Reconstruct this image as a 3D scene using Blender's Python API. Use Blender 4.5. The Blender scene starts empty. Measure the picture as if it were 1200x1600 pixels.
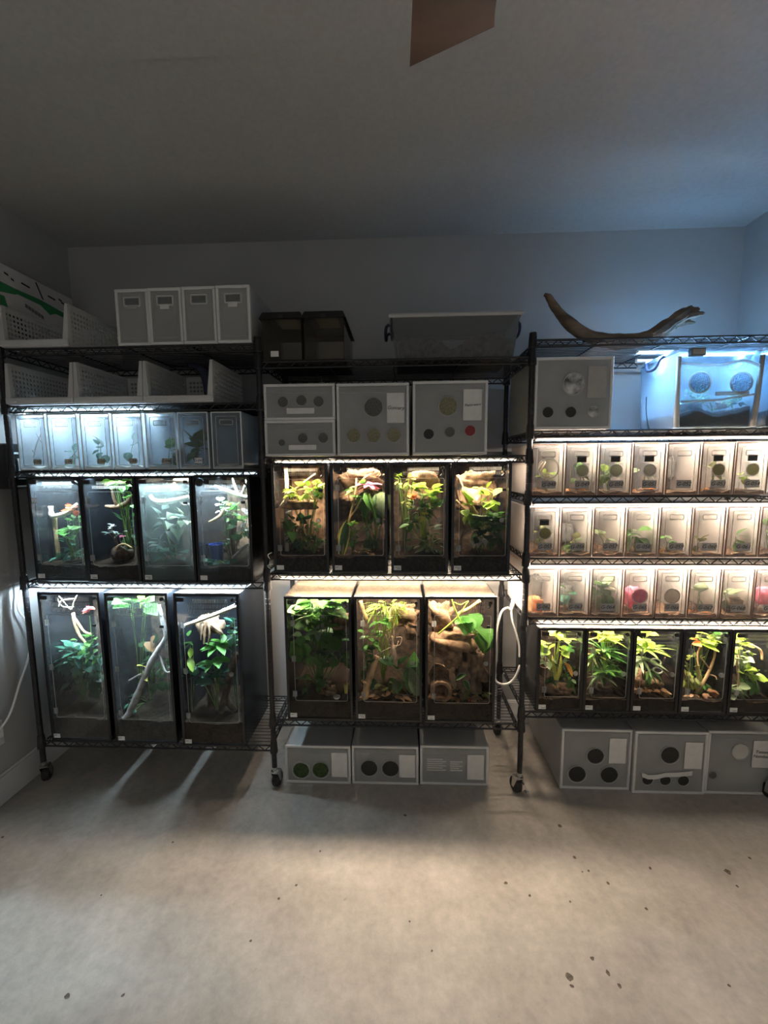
import bpy, math, random
from mathutils import Vector, Matrix
pi = math.pi
sc = bpy.context.scene
col = sc.collection

# ------------------------------------------------------------------ camera
cam_d = bpy.data.cameras.new('camera')
cam = bpy.data.objects.new('camera', cam_d)
col.objects.link(cam)
YAW, PITCH, ROLL = -0.0419966, -0.109683, -0.00794
fw = Vector((math.sin(YAW) * math.cos(PITCH), math.cos(YAW) * math.cos(PITCH), math.sin(PITCH)))
rt = Vector((math.cos(YAW), -math.sin(YAW), 0))
up = rt.cross(fw)
rt, up = rt * math.cos(ROLL) + up * math.sin(ROLL), up * math.cos(ROLL) - rt * math.sin(ROLL)
cam.matrix_world = Matrix(((rt.x, up.x, -fw.x, 0.63096), (rt.y, up.y, -fw.y, -1.85027), (rt.z, up.z, -fw.z, 1.59038), (0, 0, 0, 1)))
cam_d.sensor_fit = 'VERTICAL'
cam_d.sensor_height = 36.0
cam_d.lens = 637.43 / 1600 * 36.0
cam_d.clip_start = 0.02
sc.camera = cam

# ------------------------------------------------------------------ world, exposure
w = bpy.data.worlds.new('world')
sc.world = w
w.use_nodes = True
w.node_tree.nodes['Background'].inputs[0].default_value = (1.0, 0.985, 0.95, 1)
w.node_tree.nodes['Background'].inputs[1].default_value = 0.026
sc.view_settings.view_transform = 'Standard'
sc.view_settings.look = 'None'
sc.view_settings.gamma = 1.0
sc.view_settings.use_curve_mapping = False
sc.view_settings.exposure = 3.55
COOL, WARM, CREAM, BLUE = (0.66, 0.86, 1.0), (1.0, 0.80, 0.60), (1.0, 0.84, 0.69), (0.30, 0.60, 1.0)
LED_POWER = {'L4b': 8, 'L5b': 10, 'C3b': 4, 'C4b': 11, 'R4b': 7, 'L3': 8, 'L4': 20, 'L5': 25, 'C3': 14, 'C4': 11, 'R1': 13, 'R2': 13, 'R3': 13, 'R4': 14, 'RT': 11, 'RU': 9}  # includes added fill strips that light the tank interiors from the rear
cy = sc.cycles
cy.use_denoising = True
cy.max_bounces = 8
cy.adaptive_threshold = 0.03
cy.diffuse_bounces = 4
cy.glossy_bounces = 3
cy.transmission_bounces = 6
cy.transparent_max_bounces = 24
cy.caustics_reflective = False
cy.caustics_refractive = False
cy.sample_clamp_indirect = 4.0

# ------------------------------------------------------------------ mesh helpers
class MB:
    def __init__(s):
        s.v, s.f, s.m, s.cur = [], [], [], 0
    def mat(s, i):
        s.cur = i
        return s
    def add(s, vs, fs):
        o = len(s.v)
        s.v += [tuple(p) for p in vs]
        for f in fs:
            s.f.append(tuple(i + o for i in f))
            s.m.append(s.cur)
        return s
    def box(s, x0, x1, y0, y1, z0, z1, c=0.0):
        if c <= 0:
            v = [(x, y, z) for x in (x0, x1) for y in (y0, y1) for z in (z0, z1)]
            return s.add(v, [(0, 1, 3, 2), (4, 6, 7, 5), (0, 4, 5, 1), (2, 3, 7, 6), (0, 2, 6, 4), (1, 5, 7, 3)])
        c = min(c, (x1 - x0) * .45, (y1 - y0) * .45, (z1 - z0) * .45)
        v, idx = [], {}
        for i, x in enumerate((x0, x1)):
            for j, y in enumerate((y0, y1)):
                for k, z in enumerate((z0, z1)):
                    sx, sy, sz = (1, -1)[i], (1, -1)[j], (1, -1)[k]
                    idx[i, j, k] = len(v)
                    v += [(x, y + sy * c, z + sz * c), (x + sx * c, y, z + sz * c), (x + sx * c, y + sy * c, z)]
        g = lambda i, j, k, a: idx[i, j, k] + a
        f = []
        for i in (0, 1):
            q = [g(i, 0, 0, 0), g(i, 1, 0, 0), g(i, 1, 1, 0), g(i, 0, 1, 0)]; f.append(q if i else q[::-1])
            q = [g(0, i, 0, 1), g(1, i, 0, 1), g(1, i, 1, 1), g(0, i, 1, 1)]; f.append(q[::-1] if i else q)
            q = [g(0, 0, i, 2), g(1, 0, i, 2), g(1, 1, i, 2), g(0, 1, i, 2)]; f.append(q if i else q[::-1])
        for j in (0, 1):
            for k in (0, 1):
                f.append((g(0, j, k, 1), g(1, j, k, 1), g(1, j, k, 2), g(0, j, k, 2)))
                f.append((g(j, 0, k, 0), g(j, 1, k, 0), g(j, 1, k, 2), g(j, 0, k, 2)))
                f.append((g(j, k, 0, 0), g(j, k, 1, 0), g(j, k, 1, 1), g(j, k, 0, 1)))
        for i in (0, 1):
            for j in (0, 1):
                for k in (0, 1):
                    f.append((g(i, j, k, 0), g(i, j, k, 1), g(i, j, k, 2)))
        return s.add(v, f)
    def tube(s, pts, r, n=6, closed=False, caps=True):
        pts = [Vector(p) for p in pts]
        N = len(pts)
        rs = list(r) if hasattr(r, '__len__') else [r] * N
        o = len(s.v)
        ref = None
        for i, p in enumerate(pts):
            if closed:
                t = (pts[(i + 1) % N] - pts[i - 1])
            else:
                t = pts[min(i + 1, N - 1)] - pts[max(i - 1, 0)]
            if t.length < 1e-9:
                t = Vector((0, 0, 1))
            t.normalize()
            if ref is None:
                ref = Vector((0, 0, 1)) if abs(t.z) < .9 else Vector((0, 1, 0))
            a = t.cross(ref)
            if a.length < 1e-4:
                a = t.cross(Vector((1, 0, 0)))
            a.normalize()
            b = a.cross(t).normalized()
            ref = b
            for k in range(n):
                an = 2 * pi * k / n
                q = p + (a * math.cos(an) + b * math.sin(an)) * rs[i]
                s.v.append(tuple(q))
        def ring(i, j):
            for k in range(n):
                k2 = (k + 1) % n
                s.f.append((o + i * n + k, o + i * n + k2, o + j * n + k2, o + j * n + k)); s.m.append(s.cur)
        for i in range(N - 1):
            ring(i, i + 1)
        if closed:
            ring(N - 1, 0)
        elif caps:
            s.f.append(tuple(o + k for k in range(n))[::-1]); s.m.append(s.cur)
            s.f.append(tuple(o + (N - 1) * n + k for k in range(n))); s.m.append(s.cur)
        return s
    def lathe(s, prof, n=16, c=(0, 0, 0), axis='z'):
        o = len(s.v)
        for (r, h) in prof:
            for k in range(n):
                a = 2 * pi * k / n
                x, y = r * math.cos(a), r * math.sin(a)
                p = (x, y, h) if axis == 'z' else ((x, h, y) if axis == 'y' else (h, x, y))
                s.v.append((p[0] + c[0], p[1] + c[1], p[2] + c[2]))
        for i in range(len(prof) - 1):
            for k in range(n):
                k2 = (k + 1) % n
                s.f.append((o + i * n + k, o + i * n + k2, o + (i + 1) * n + k2, o + (i + 1) * n + k)); s.m.append(s.cur)
        s.f.append(tuple(o + k for k in range(n))[::-1]); s.m.append(s.cur)
        s.f.append(tuple(o + (len(prof) - 1) * n + k for k in range(n))); s.m.append(s.cur)
        return s
    def frame(s, x0, x1, z0, z1, b, y0, y1, c=0.001):
        """rectangular picture-frame border in the xz plane"""
        s.box(x0, x1, y0, y1, z1 - b, z1, c)
        s.box(x0, x1, y0, y1, z0, z0 + b, c)
        s.box(x0, x0 + b, y0, y1, z0 + b, z1 - b, c)
        s.box(x1 - b, x1, y0, y1, z0 + b, z1 - b, c)
        return s
    def mesh(s, name, mats, smooth=False):
        me = bpy.data.meshes.new(name)
        me.from_pydata(s.v, [], s.f)
        for m in (mats if isinstance(mats, (list, tuple)) else [mats]):
            me.materials.append(m)
        if any(s.m):
            me.polygons.foreach_set('material_index', s.m)
        if smooth:
            me.polygons.foreach_set('use_smooth', [True] * len(me.polygons))
        me.update()
        return me
    def build(s, name, mats, parent=None, loc=None, smooth=False):
        return inst(name, s.mesh(name, mats, smooth), parent, loc)

def inst(name, me, parent=None, loc=None, mw=None):
    o = bpy.data.objects.new(name, me)
    col.objects.link(o)
    if parent is not None:
        o.parent = parent
    if loc is not None:
        o.location = loc
    if mw is not None:
        o.matrix_local = mw
    return o

def tag(o, label, cat, group=None):
    o['label'] = label
    o['category'] = cat
    if group:
        o['group'] = group
    return o

def thing(name, label, cat, loc=(0, 0, 0), group=None, rotz=0):
    o = bpy.data.objects.new(name, None)
    col.objects.link(o)
    o.location = loc
    o.rotation_euler = (0, 0, rotz)
    o.empty_display_size = .05
    return tag(o, label, cat, group)

def struct(o):
    o['kind'] = 'structure'
    return o

def rrect(x0, x1, z0, z1, r, y, n=4):
    pts = []
    for cx, cz, a0 in ((x1 - r, z1 - r, 0), (x0 + r, z1 - r, pi / 2), (x0 + r, z0 + r, pi), (x1 - r, z0 + r, 1.5 * pi)):
        for k in range(n + 1):
            a = a0 + pi / 2 * k / n
            pts.append((cx + r * math.cos(a), y, cz + r * math.sin(a)))
    return pts

def smoothpath(pts, sub=5):
    pts = [Vector(p) for p in pts]
    out = []
    for i in range(len(pts) - 1):
        p0, p1, p2, p3 = pts[max(i - 1, 0)], pts[i], pts[i + 1], pts[min(i + 2, len(pts) - 1)]
        for k in range(sub):
            t = k / sub
            out.append(.5 * ((2 * p1) + (p2 - p0) * t + (2 * p0 - 5 * p1 + 4 * p2 - p3) * t * t + (3 * p1 - p0 - 3 * p2 + p3) * t ** 3))
    out.append(pts[-1])
    return out

# ------------------------------------------------------------------ materials
MATS = {}
def nodes_of(name):
    m = bpy.data.materials.new(name)
    m.use_nodes = True
    nt = m.node_tree
    nt.nodes.clear()
    out = nt.nodes.new('ShaderNodeOutputMaterial')
    MATS[name] = m
    return m, nt, out

def N(nt, typ, **kw):
    n = nt.nodes.new(typ)
    for k, v in kw.items():
        if k in n.inputs:
            n.inputs[k].default_value = v
        else:
            setattr(n, k, v)
    return n

def noise_col(nt, c1, c2, scale, detail=3, stretch=None, lo=.35, hi=.65):
    tc = N(nt, 'ShaderNodeTexCoord')
    src = tc.outputs['Object']
    if stretch:
        mp = N(nt, 'ShaderNodeMapping')
        mp.inputs['Scale'].default_value = stretch
        nt.links.new(src, mp.inputs[0]); src = mp.outputs[0]
    no = N(nt, 'ShaderNodeTexNoise', Scale=scale, Detail=detail)
    nt.links.new(src, no.inputs['Vector'])
    rp = N(nt, 'ShaderNodeValToRGB')
    rp.color_ramp.elements[0].position, rp.color_ramp.elements[1].position = lo, hi
    rp.color_ramp.elements[0].color = (*c1, 1)
    rp.color_ramp.elements[1].color = (*c2, 1)
    nt.links.new(no.outputs['Fac'], rp.inputs[0])
    return rp.outputs[0], no.outputs['Fac']

def pbr(name, c1, c2=None, scale=20, rough=.5, metal=0, bump=0, detail=3, stretch=None, spec=.5, sss=0, trans=0):
    m, nt, out = nodes_of(name)
    b = N(nt, 'ShaderNodeBsdfPrincipled', Roughness=rough, Metallic=metal)
    b.inputs['Specular IOR Level'].default_value = spec
    if c2 is None:
        c2 = tuple(min(1, c * 1.12 + .002) for c in c1)
    colr, fac = noise_col(nt, c1, c2, scale, detail, stretch)
    nt.links.new(colr, b.inputs['Base Color'])
    if bump:
        bp = N(nt, 'ShaderNodeBump', Strength=bump, Distance=.004)
        nt.links.new(fac, bp.inputs['Height'])
        nt.links.new(bp.outputs[0], b.inputs['Normal'])
    sh = b.outputs[0]
    if trans:
        t = N(nt, 'ShaderNodeBsdfTranslucent')
        nt.links.new(colr, t.inputs['Color'])
        mx = N(nt, 'ShaderNodeMixShader', Fac=trans)
        nt.links.new(sh, mx.inputs[1]); nt.links.new(t.outputs[0], mx.inputs[2])
        sh = mx.outputs[0]
    nt.links.new(sh, out.inputs[0])
    return m

def clear(name, tint=(.97, .98, .98), haze=0.0, hazecol=(.8, .85, .85), rough=.04, hazescale=60, hazelo=.45, hazehi=.75, refl=1.0, hazevar=(.88, 1.08)):
    """thin clear sheet: transparent, mirror-like sheen, optional milky film"""
    m, nt, out = nodes_of(name)
    tr = N(nt, 'ShaderNodeBsdfTransparent', Color=(*tint, 1))
    gl = N(nt, 'ShaderNodeBsdfGlossy', Roughness=rough, Color=(refl, refl, refl, 1))
    fr = N(nt, 'ShaderNodeFresnel', IOR=1.22)
    mx = N(nt, 'ShaderNodeMixShader')
    nt.links.new(fr.outputs[0], mx.inputs[0]); nt.links.new(tr.outputs[0], mx.inputs[1]); nt.links.new(gl.outputs[0], mx.inputs[2])
    sh = mx.outputs[0]
    if haze:
        d = N(nt, 'ShaderNodeBsdfDiffuse', Color=(*hazecol, 1))
        t = N(nt, 'ShaderNodeBsdfTranslucent', Color=(*hazecol, 1))
        dt = N(nt, 'ShaderNodeMixShader', Fac=.55)
        nt.links.new(d.outputs[0], dt.inputs[1]); nt.links.new(t.outputs[0], dt.inputs[2])
        colr, fac = noise_col(nt, (haze * hazevar[0],) * 3, (haze * hazevar[1],) * 3, hazescale, 4, None, hazelo, hazehi)
        m2 = N(nt, 'ShaderNodeMixShader')
        nt.links.new(colr, m2.inputs[0]); nt.links.new(sh, m2.inputs[1]); nt.links.new(dt.outputs[0], m2.inputs[2])
        sh = m2.outputs[0]
    nt.links.new(sh, out.inputs[0])
    return m

def emit(name, c, strength):
    m, nt, out = nodes_of(name)
    e = N(nt, 'ShaderNodeEmission', Color=(*c, 1), Strength=strength)
    nt.links.new(e.outputs[0], out.inputs[0])
    return m

pbr('wall_paint', (.43, .43, .425), (.46, .46, .455), 3, .85, bump=.02)
pbr('ceiling_paint', (.48, .48, .47), (.52, .52, .51), 60, .9, bump=.08)
pbr('trim_paint', (.66, .66, .66), None, 5, .5)
pbr('black_metal', (.012, .012, .014), (.02, .02, .022), 40, .42)
pbr('black_plastic', (.010, .010, .011), (.016, .016, .017), 30, .4)
pbr('black_acrylic', (.008, .009, .011), (.012, .013, .016), 10, .22)
pbr('chrome', (.6, .6, .6), None, 10, .18, 1)
pbr('rubber', (.015, .014, .014), (.03, .028, .027), 60, .7)
pbr('white_plastic', (.74, .75, .74), (.79, .79, .78), 6, .45, trans=.25)
pbr('white_case', (.62, .63, .62), (.68, .68, .67), 6, .5, trans=.30)
pbr('case_edge', (.72, .73, .72), (.78, .78, .77), 6, .45)
pbr('cable_white', (.82, .82, .80), None, 10, .45)
pbr('cable_black', (.02, .02, .02), None, 10, .5)
pbr('paper', (.74, .74, .72), (.80, .80, .78), 30, .8)
pbr('paper_grey', (.42, .42, .40), (.46, .46, .44), 30, .8)
pbr('tape_grey', (.34, .34, .325), (.40, .40, .385), 40, .6)
pbr('tape_beige', (.60, .54, .44), (.68, .62, .51), 40, .7, trans=.45)
pbr('ink', (.012, .012, .014), None, 10, .7)
pbr('ink_blue', (.03, .035, .06), None, 10, .7)
pbr('mesh_dark', (.015, .016, .015), (.05, .05, .045), 220, .7)
pbr('mesh_grey', (.07, .07, .065), (.15, .15, .14), 220, .6)
pbr('mesh_olive', (.16, .155, .09), (.30, .29, .18), 160, .6)
pbr('mesh_green', (.02, .04, .012), (.07, .11, .03), 60, .7)
pbr('mesh_chrome', (.05, .05, .05), (.8, .8, .8), 26, .3, .6, lo=.45, hi=.55) if False else pbr('mesh_chrome', (.03, .03, .03), (.75, .76, .76), 22, .35)
pbr('mesh_red', (.22, .02, .03), (.35, .05, .06), 120, .6)
pbr('mesh_pink', (.70, .22, .30), (.80, .36, .42), 50, .6, trans=.3)
pbr('stain', (.07, .055, .04), (.16, .13, .10), 90, .7)
pbr('cardboard', (.60, .59, .60), (.66, .65, .65), 12, .85)
pbr('print_green', (.03, .22, .08), (.04, .28, .10), 15, .8)
pbr('soil', (.010, .007, .005), (.035, .024, .016), 70, .95, bump=.8, spec=.05)
pbr('soil_grey', (.05, .045, .042), (.19, .17, .16), 45, .95, bump=.8)
pbr('litter', (.07, .035, .018), (.30, .17, .09), 60, .9, bump=.8)
pbr('bark', (.045, .026, .015), (.32, .19, .11), 34, .9, bump=1.0, detail=6, stretch=(1, 1, .5))
pbr('bark_dark', (.02, .013, .009), (.11, .07, .045), 34, .9, bump=1.0, detail=6)
pbr('cork', (.12, .062, .032), (.42, .26, .15), 30, .95, bump=1.0, detail=7)
pbr('branch_pale', (.42, .33, .24), (.66, .56, .45), 30, .8, bump=.5, stretch=(1, 1, .3))
pbr('branch_grey', (.22, .19, .17), (.42, .38, .35), 30, .85, bump=.5)
pbr('branch_tan', (.36, .22, .10), (.56, .38, .20), 30, .8, bump=.4)
pbr('driftwood', (.10, .07, .045), (.30, .22, .15), 18, .85, bump=.8, detail=6, stretch=(.25, 1, 1))
pbr('stem_green', (.08, .16, .03), (.16, .26, .05), 20, .6)
pbr('stem_lime', (.30, .42, .06), (.42, .52, .10), 20, .5, trans=.2)
pbr('stem_brown', (.10, .06, .03), (.18, .11, .06), 20, .7)
LEAF = {'lime': ((.22, .36, .035), (.38, .52, .09)), 'green': ((.05, .15, .022), (.11, .27, .05)), 'fresh': ((.08, .25, .05), (.17, .40, .10)),
        'dark': ((.014, .055, .016), (.04, .11, .03)), 'teal': ((.02, .10, .06), (.06, .19, .12)), 'pale': ((.30, .38, .27), (.50, .56, .42)),
        'grey': ((.20, .27, .23), (.32, .40, .35)), 'yellow': ((.55, .50, .08), (.75, .68, .14)), 'olive': ((.13, .16, .03), (.25, .27, .07)),
        'red': ((.45, .07, .03), (.62, .14, .05)), 'pink': ((.48, .08, .16), (.70, .20, .30)), 'orange': ((.65, .20, .04), (.80, .34, .07)),
        'dry': ((.20, .10, .045), (.42, .24, .12)), 'white': ((.60, .58, .54), (.72, .70, .66)), 'sage': ((.22, .30, .16), (.36, .44, .24))}
for k, (a, b) in LEAF.items():
    pbr('leaf_' + k, a, b, 28, .42, trans=.35)
pbr('cup_orange', (.80, .34, .12), (.85, .42, .18), 8, .5, trans=.4)
pbr('cup_pink', (.80, .20, .32), (.85, .30, .40), 8, .5, trans=.4)
pbr('cup_white', (.75, .74, .70), None, 8, .5, trans=.3)
pbr('cup_blue', (.01, .03, .20), (.02, .05, .28), 8, .4)
pbr('cup_red', (.5, .05, .06), (.55, .08, .08), 8, .4, trans=.3)
pbr('fan_wood', (.045, .020, .014), (.085, .042, .028), 12, .45, stretch=(1, .1, 1))
pbr('fan_metal', (.10, .08, .07), None, 20, .35, .8)
pbr('bug', (.46, .31, .21), (.68, .50, .36), 60, .7, bump=.4)
pbr('grey_plastic', (.13, .14, .14), (.17, .18, .18), 20, .5)
pbr('strut', (.66, .64, .58), (.72, .70, .64), 20, .6, trans=.2)  # pale tone painted for light caught along the tote corners
pbr('navy', (.015, .02, .05), (.03, .035, .08), 20, .5)
clear('acrylic')
clear('acrylic_misty', haze=.055, hazecol=(.75, .83, .86), hazescale=120, hazelo=.50, hazehi=.80, hazevar=(.45, 2.2))
clear('acrylic_dull', haze=.30, hazecol=(.30, .36, .34), hazescale=6)
clear('top_sheet', haze=.13, hazecol=(.28, .23, .175), hazescale=25, hazevar=(.6, 1.3))
clear('box_wall', tint=(.97, .96, .95), haze=.55, hazecol=(.88, .85, .82), hazescale=4, rough=.2)
clear('box_front', tint=(.96, .96, .96), haze=.15, hazecol=(.80, .80, .80), hazescale=5, rough=.15)
clear('box_cool', tint=(.95, .97, .98), haze=.34, hazecol=(.84, .90, .95), hazescale=5, rough=.15)
clear('frosted', tint=(.85, .87, .87), haze=.76, hazecol=(.82, .83, .82), hazescale=4, rough=.3)
clear('tote_clear', tint=(.93, .94, .94), haze=.20, hazecol=(.62, .63, .63), hazescale=6, rough=.2)
clear('tote_blue', tint=(.92, .96, .98), haze=.26, hazecol=(.66, .78, .90), hazescale=6, rough=.2)
clear('tote_front', tint=(.94, .97, .98), haze=.24, hazecol=(.66, .78, .90), hazescale=6, rough=.2)
clear('mesh_blue', tint=(.70, .74, .78), haze=.40, hazecol=(.45, .50, .55), hazescale=150, hazevar=(.7, 1.2))
clear('mesh_light', tint=(.70, .68, .64), haze=.42, hazecol=(.62, .60, .54), hazescale=200, hazevar=(.8, 1.1))
clear('mesh_sheer_olive', tint=(.55, .54, .40), haze=.55, hazecol=(.42, .41, .28), hazescale=200, hazevar=(.8, 1.1))
clear('box_cool_front', tint=(.96, .97, .98), haze=.16, hazecol=(.84, .90, .95), hazescale=5, rough=.15)
pbr('rim_brown', (.26, .17, .13), (.34, .23, .18), 10, .5, trans=.25)
clear('tank_smoke', tint=(.93, .91, .88), haze=.10, hazecol=(.40, .37, .32), hazescale=6, rough=.1)
clear('window_smoke', tint=(.75, .73, .62), haze=.35, hazecol=(.65, .60, .45), hazescale=8)
clear('edge_light', tint=(.9, .9, .9), haze=.85, hazecol=(.85, .84, .80), hazescale=6)
clear('hardware', tint=(.92, .93, .93), haze=.40, hazecol=(.85, .86, .86), hazescale=40, rough=.08)
M = MATS

def floor_mat():
    m, nt, out = nodes_of('concrete')
    b = N(nt, 'ShaderNodeBsdfPrincipled', Roughness=.62)
    tc = N(nt, 'ShaderNodeTexCoord')
    def nz(scale, detail, lo, hi, c1, c2):
        no = N(nt, 'ShaderNodeTexNoise', Scale=scale, Detail=detail, Roughness=.65)
        nt.links.new(tc.outputs['Object'], no.inputs['Vector'])
        rp = N(nt, 'ShaderNodeValToRGB')
        rp.color_ramp.elements[0].position, rp.color_ramp.elements[1].position = lo, hi
        rp.color_ramp.elements[0].color, rp.color_ramp.elements[1].color = (*c1, 1), (*c2, 1)
        nt.links.new(no.outputs['Fac'], rp.inputs[0])
        return rp.outputs[0], no.outputs['Fac']
    base, f1 = nz(3.2, 10, .32, .68, (.355, .325, .29), (.52, .485, .435))
    fine, f2 = nz(30, 6, .3, .7, (.84, .84, .84), (1.08, 1.08, 1.08))
    spots, f3 = nz(9.0, 2, .20, .26, (.30, .24, .18), (1, 1, 1))
    pits, f4 = nz(70, 2, .20, .30, (.80, .78, .76), (1, 1, 1))
    cur = base
    for s in (fine, spots, pits):
        mx = N(nt, 'ShaderNodeMix', data_type='RGBA', blend_type='MULTIPLY')
        mx.inputs[0].default_value = 1
        nt.links.new(cur, mx.inputs[6]); nt.links.new(s, mx.inputs[7])
        cur = mx.outputs[2]
    nt.links.new(cur, b.inputs['Base Color'])
    bp = N(nt, 'ShaderNodeBump', Strength=.35, Distance=.003)
    nt.links.new(f2, bp.inputs['Height'])
    nt.links.new(bp.outputs[0], b.inputs['Normal'])
    nt.links.new(b.outputs[0], out.inputs[0])
floor_mat()

# ------------------------------------------------------------------ room shell
XL, XR, YB, YF, ZC = -1.285, 2.485, 0.575, -3.4, 2.86
struct(MB().box(XL - .1, XR + .1, YF, YB + .1, -.1, 0).build('floor', M['concrete']))
struct(MB().box(XL - .1, XR + .1, YF, YB + .1, ZC, ZC + .1).build('ceiling', M['ceiling_paint']))
struct(MB().box(XL - .1, XL, YF, YB + .1, 0, ZC).build('wall_left', M['wall_paint']))
struct(MB().box(XR, XR + .1, YF, YB + .1, 0, ZC).build('wall_right', M['wall_paint']))
struct(MB().box(XL, XR, YB, YB + .1, 0, ZC).build('wall_back', M['wall_paint']))
struct(MB().box(XL, XL + .014, YF, YB - .014, .004, .135).box(XL, XL + .010, YF, YB - .014, .135, .148, .003).build('baseboard_left', M['trim_paint']))
struct(MB().box(XR - .014, XR, YF, YB - .014, .004, .135).box(XR - .010, XR, YF, YB - .014, .135, .148, .003).build('baseboard_right', M['trim_paint']))
struct(MB().box(XL, XR, YB - .014, YB, .004, .135).box(XL, XR, YB - .010, YB, .135, .148, .003).build('baseboard_back', M['trim_paint']))
struct(MB().box(XL, 1.57, YF, -.475, ZC - .014, ZC, .003).build('trim_1', M['ceiling_paint']))

# stains and chips lying on the concrete
rs = random.Random(5)
STAINS = [(1.153, -0.719, 0.0096), (1.15, -0.741, 0.0064), (1.246, -0.666, 0.0056), (1.278, -0.703, 0.0056), (1.297, -0.735, 0.0072), (1.908, -0.358, 0.0112), (2.042, -0.298, 0.0064), (1.027, -0.433, 0.0056), (1.105, -0.477, 0.0056), (1.334, -0.319, 0.008), (1.34, -0.378, 0.004), (1.366, -0.374, 0.004), (1.331, -0.173, 0.0088), (1.614, -0.355, 0.0048), (1.51, -0.508, 0.0048), (1.418, -0.42, 0.0048), (0.645, -0.139, 0.0056), (0.225, -0.468, 0.0056), (0.173, -0.519, 0.0056), (-0.499, -0.53, 0.004), (-0.351, -0.307, 0.0048), (-0.387, -0.821, 0.0064), (-0.219, -0.812, 0.0048), (0.118, -0.657, 0.004), (1.246, -0.493, 0.004), (1.632, -0.723, 0.004), (1.9, -0.415, 0.0048), (0.656, -0.579, 0.0032), (0.728, -0.664, 0.004), (-1.109, -0.308, 0.0064), (0.289, -0.327, 0.004)]
fl = bpy.data.objects['floor']
for sx, sy, sr in STAINS:
    mb = MB()
    k = 9
    ex = rs.uniform(.7, 1.5); an = rs.uniform(0, pi)
    rim = []
    for q in range(k):
        a = 2 * pi * q / k
        rr = sr * rs.uniform(.75, 1.2)
        px, py = rr * math.cos(a) * ex, rr * math.sin(a)
        rim.append((px * math.cos(an) - py * math.sin(an), px * math.sin(an) + py * math.cos(an), .0004))
    mb.add([(0, 0, .0012)] + rim, [(0, 1 + q, 1 + (q + 1) % k) for q in range(k)])
    mb.build('stain', M['stain'], fl, (sx, sy, 0))

# ------------------------------------------------------------------ wire racks
XA, XB, XC, XD, YD = -1.19, 0.0, 1.2, 2.40, 0.43
def post_mesh(ztop):
    prof = [(.0125, .115)]
    z = .14
    while z < ztop - .03:
        prof += [(.0125, z), (.0116, z + .0012), (.0116, z + .0028), (.0125, z + .004)]
        z += .0254
    prof += [(.0125, ztop - .012), (.014, ztop - .011), (.014, ztop - .003), (.010, ztop)]
    return MB().lathe(prof, 12).mesh('post', M['black_metal'], False)

def caster(parent, x, y, rot, brake):
    c = MB().lathe([(.011, .085), (.018, .090), (.018, .098), (.013, .100), (.013, .118)], 12).build('caster', M['chrome'], parent, (x, y, 0))
    c.rotation_euler = (0, 0, rot)
    for s in (-1, 1):
        MB().add([(s * .017, -.008, .088), (s * .017, .030, .088), (s * .017, .034, .028), (s * .017, .018, .028),
                  (s * .0195, -.008, .088), (s * .0195, .030, .088), (s * .0195, .034, .028), (s * .0195, .018, .028)],
                 [(0, 1, 2, 3), (7, 6, 5, 4), (0, 4, 5, 1), (1, 5, 6, 2), (2, 6, 7, 3), (3, 7, 4, 0)]).build('fork', M['chrome'], c)
    MB().box(-.019, .019, -.008, .030, .082, .090, .002).build('yoke', M['chrome'], c)
    MB().lathe([(.012, -.016), (.030, -.016), (.036, -.010), (.036, .010), (.030, .016), (.012, .016)], 18, (0, .025, .036), 'x').build('wheel', M['rubber'], c)
    if brake:
        MB().box(.018, .026, -.012, .030, .050, .058, .001).box(.020, .038, -.030, -.010, .020, .026, .001).tube([(.022, -.010, .055), (.026, -.016, .040), (.030, -.022, .024)], .004, 6).build('brake_lever', M['chrome'], c)

def shelf_meshes(L):
    mb = MB()
    h, r = .031, .0042
    y0, y1, x0, x1 = 0.0, YD, .016, L - .016
    def truss(ax, fixed, a, b):
        P = (lambda t, z: (t, fixed, z)) if ax == 'x' else (lambda t, z: (fixed, t, z))
        mb.tube([P(a, -r), P(b, -r)], r, 6)
        mb.tube([P(a, -h), P(b, -h)], r, 6)
        n = max(4, int(round((b - a) / .031)))
        mb.tube([P(a + (b - a) * i / n, -r if i % 2 else -h) for i in range(n + 1)], .0031, 5)
    truss('x', y0, x0, x1)
    truss('x', y1, x0, x1)
    truss('y', .018, .016, YD - .016)
    truss('y', L - .018, .016, YD - .016)
    deck = MB()
    nw = 17
    for i in range(1, nw):
        y = y0 + (y1 - y0) * i / nw
        deck.tube([(x0, y, -.0022), (x1, y, -.0022)], .0021, 4)
    rods = MB()
    rods.tube([(0, 0, -.0075), (0, YD, -.0075)], .003, 6)
    return mb.mesh('wire_shelf', M['black_metal']), deck.mesh('deck_wires', M['black_metal']), rods.mesh('cross_rod', M['black_metal'])
SHM = {}
collar_me = MB().lathe([(.0185, -.040), (.0195, -.034), (.0165, .010), (.0150, .022), (.0150, .026)], 12).mesh('corner_collar', M['black_plastic'])

def shelf(parent, x0, x1, z):
    L = round(x1 - x0, 3)
    if L not in SHM:
        SHM[L] = shelf_meshes(L)
    a, b, c = SHM[L]
    s = inst('wire_shelf', a, parent, (x0, 0, z))
    inst('deck_wires', b, s)['kind'] = 'stuff'
    for k in (1, 2, 3):
        inst('cross_rod', c, s, (L * k / 4, 0, 0))
    for xx in (0, L):
        for yy in (0, YD):
            inst('corner_collar', collar_me, s, (xx, yy, 0))
    return s

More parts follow.
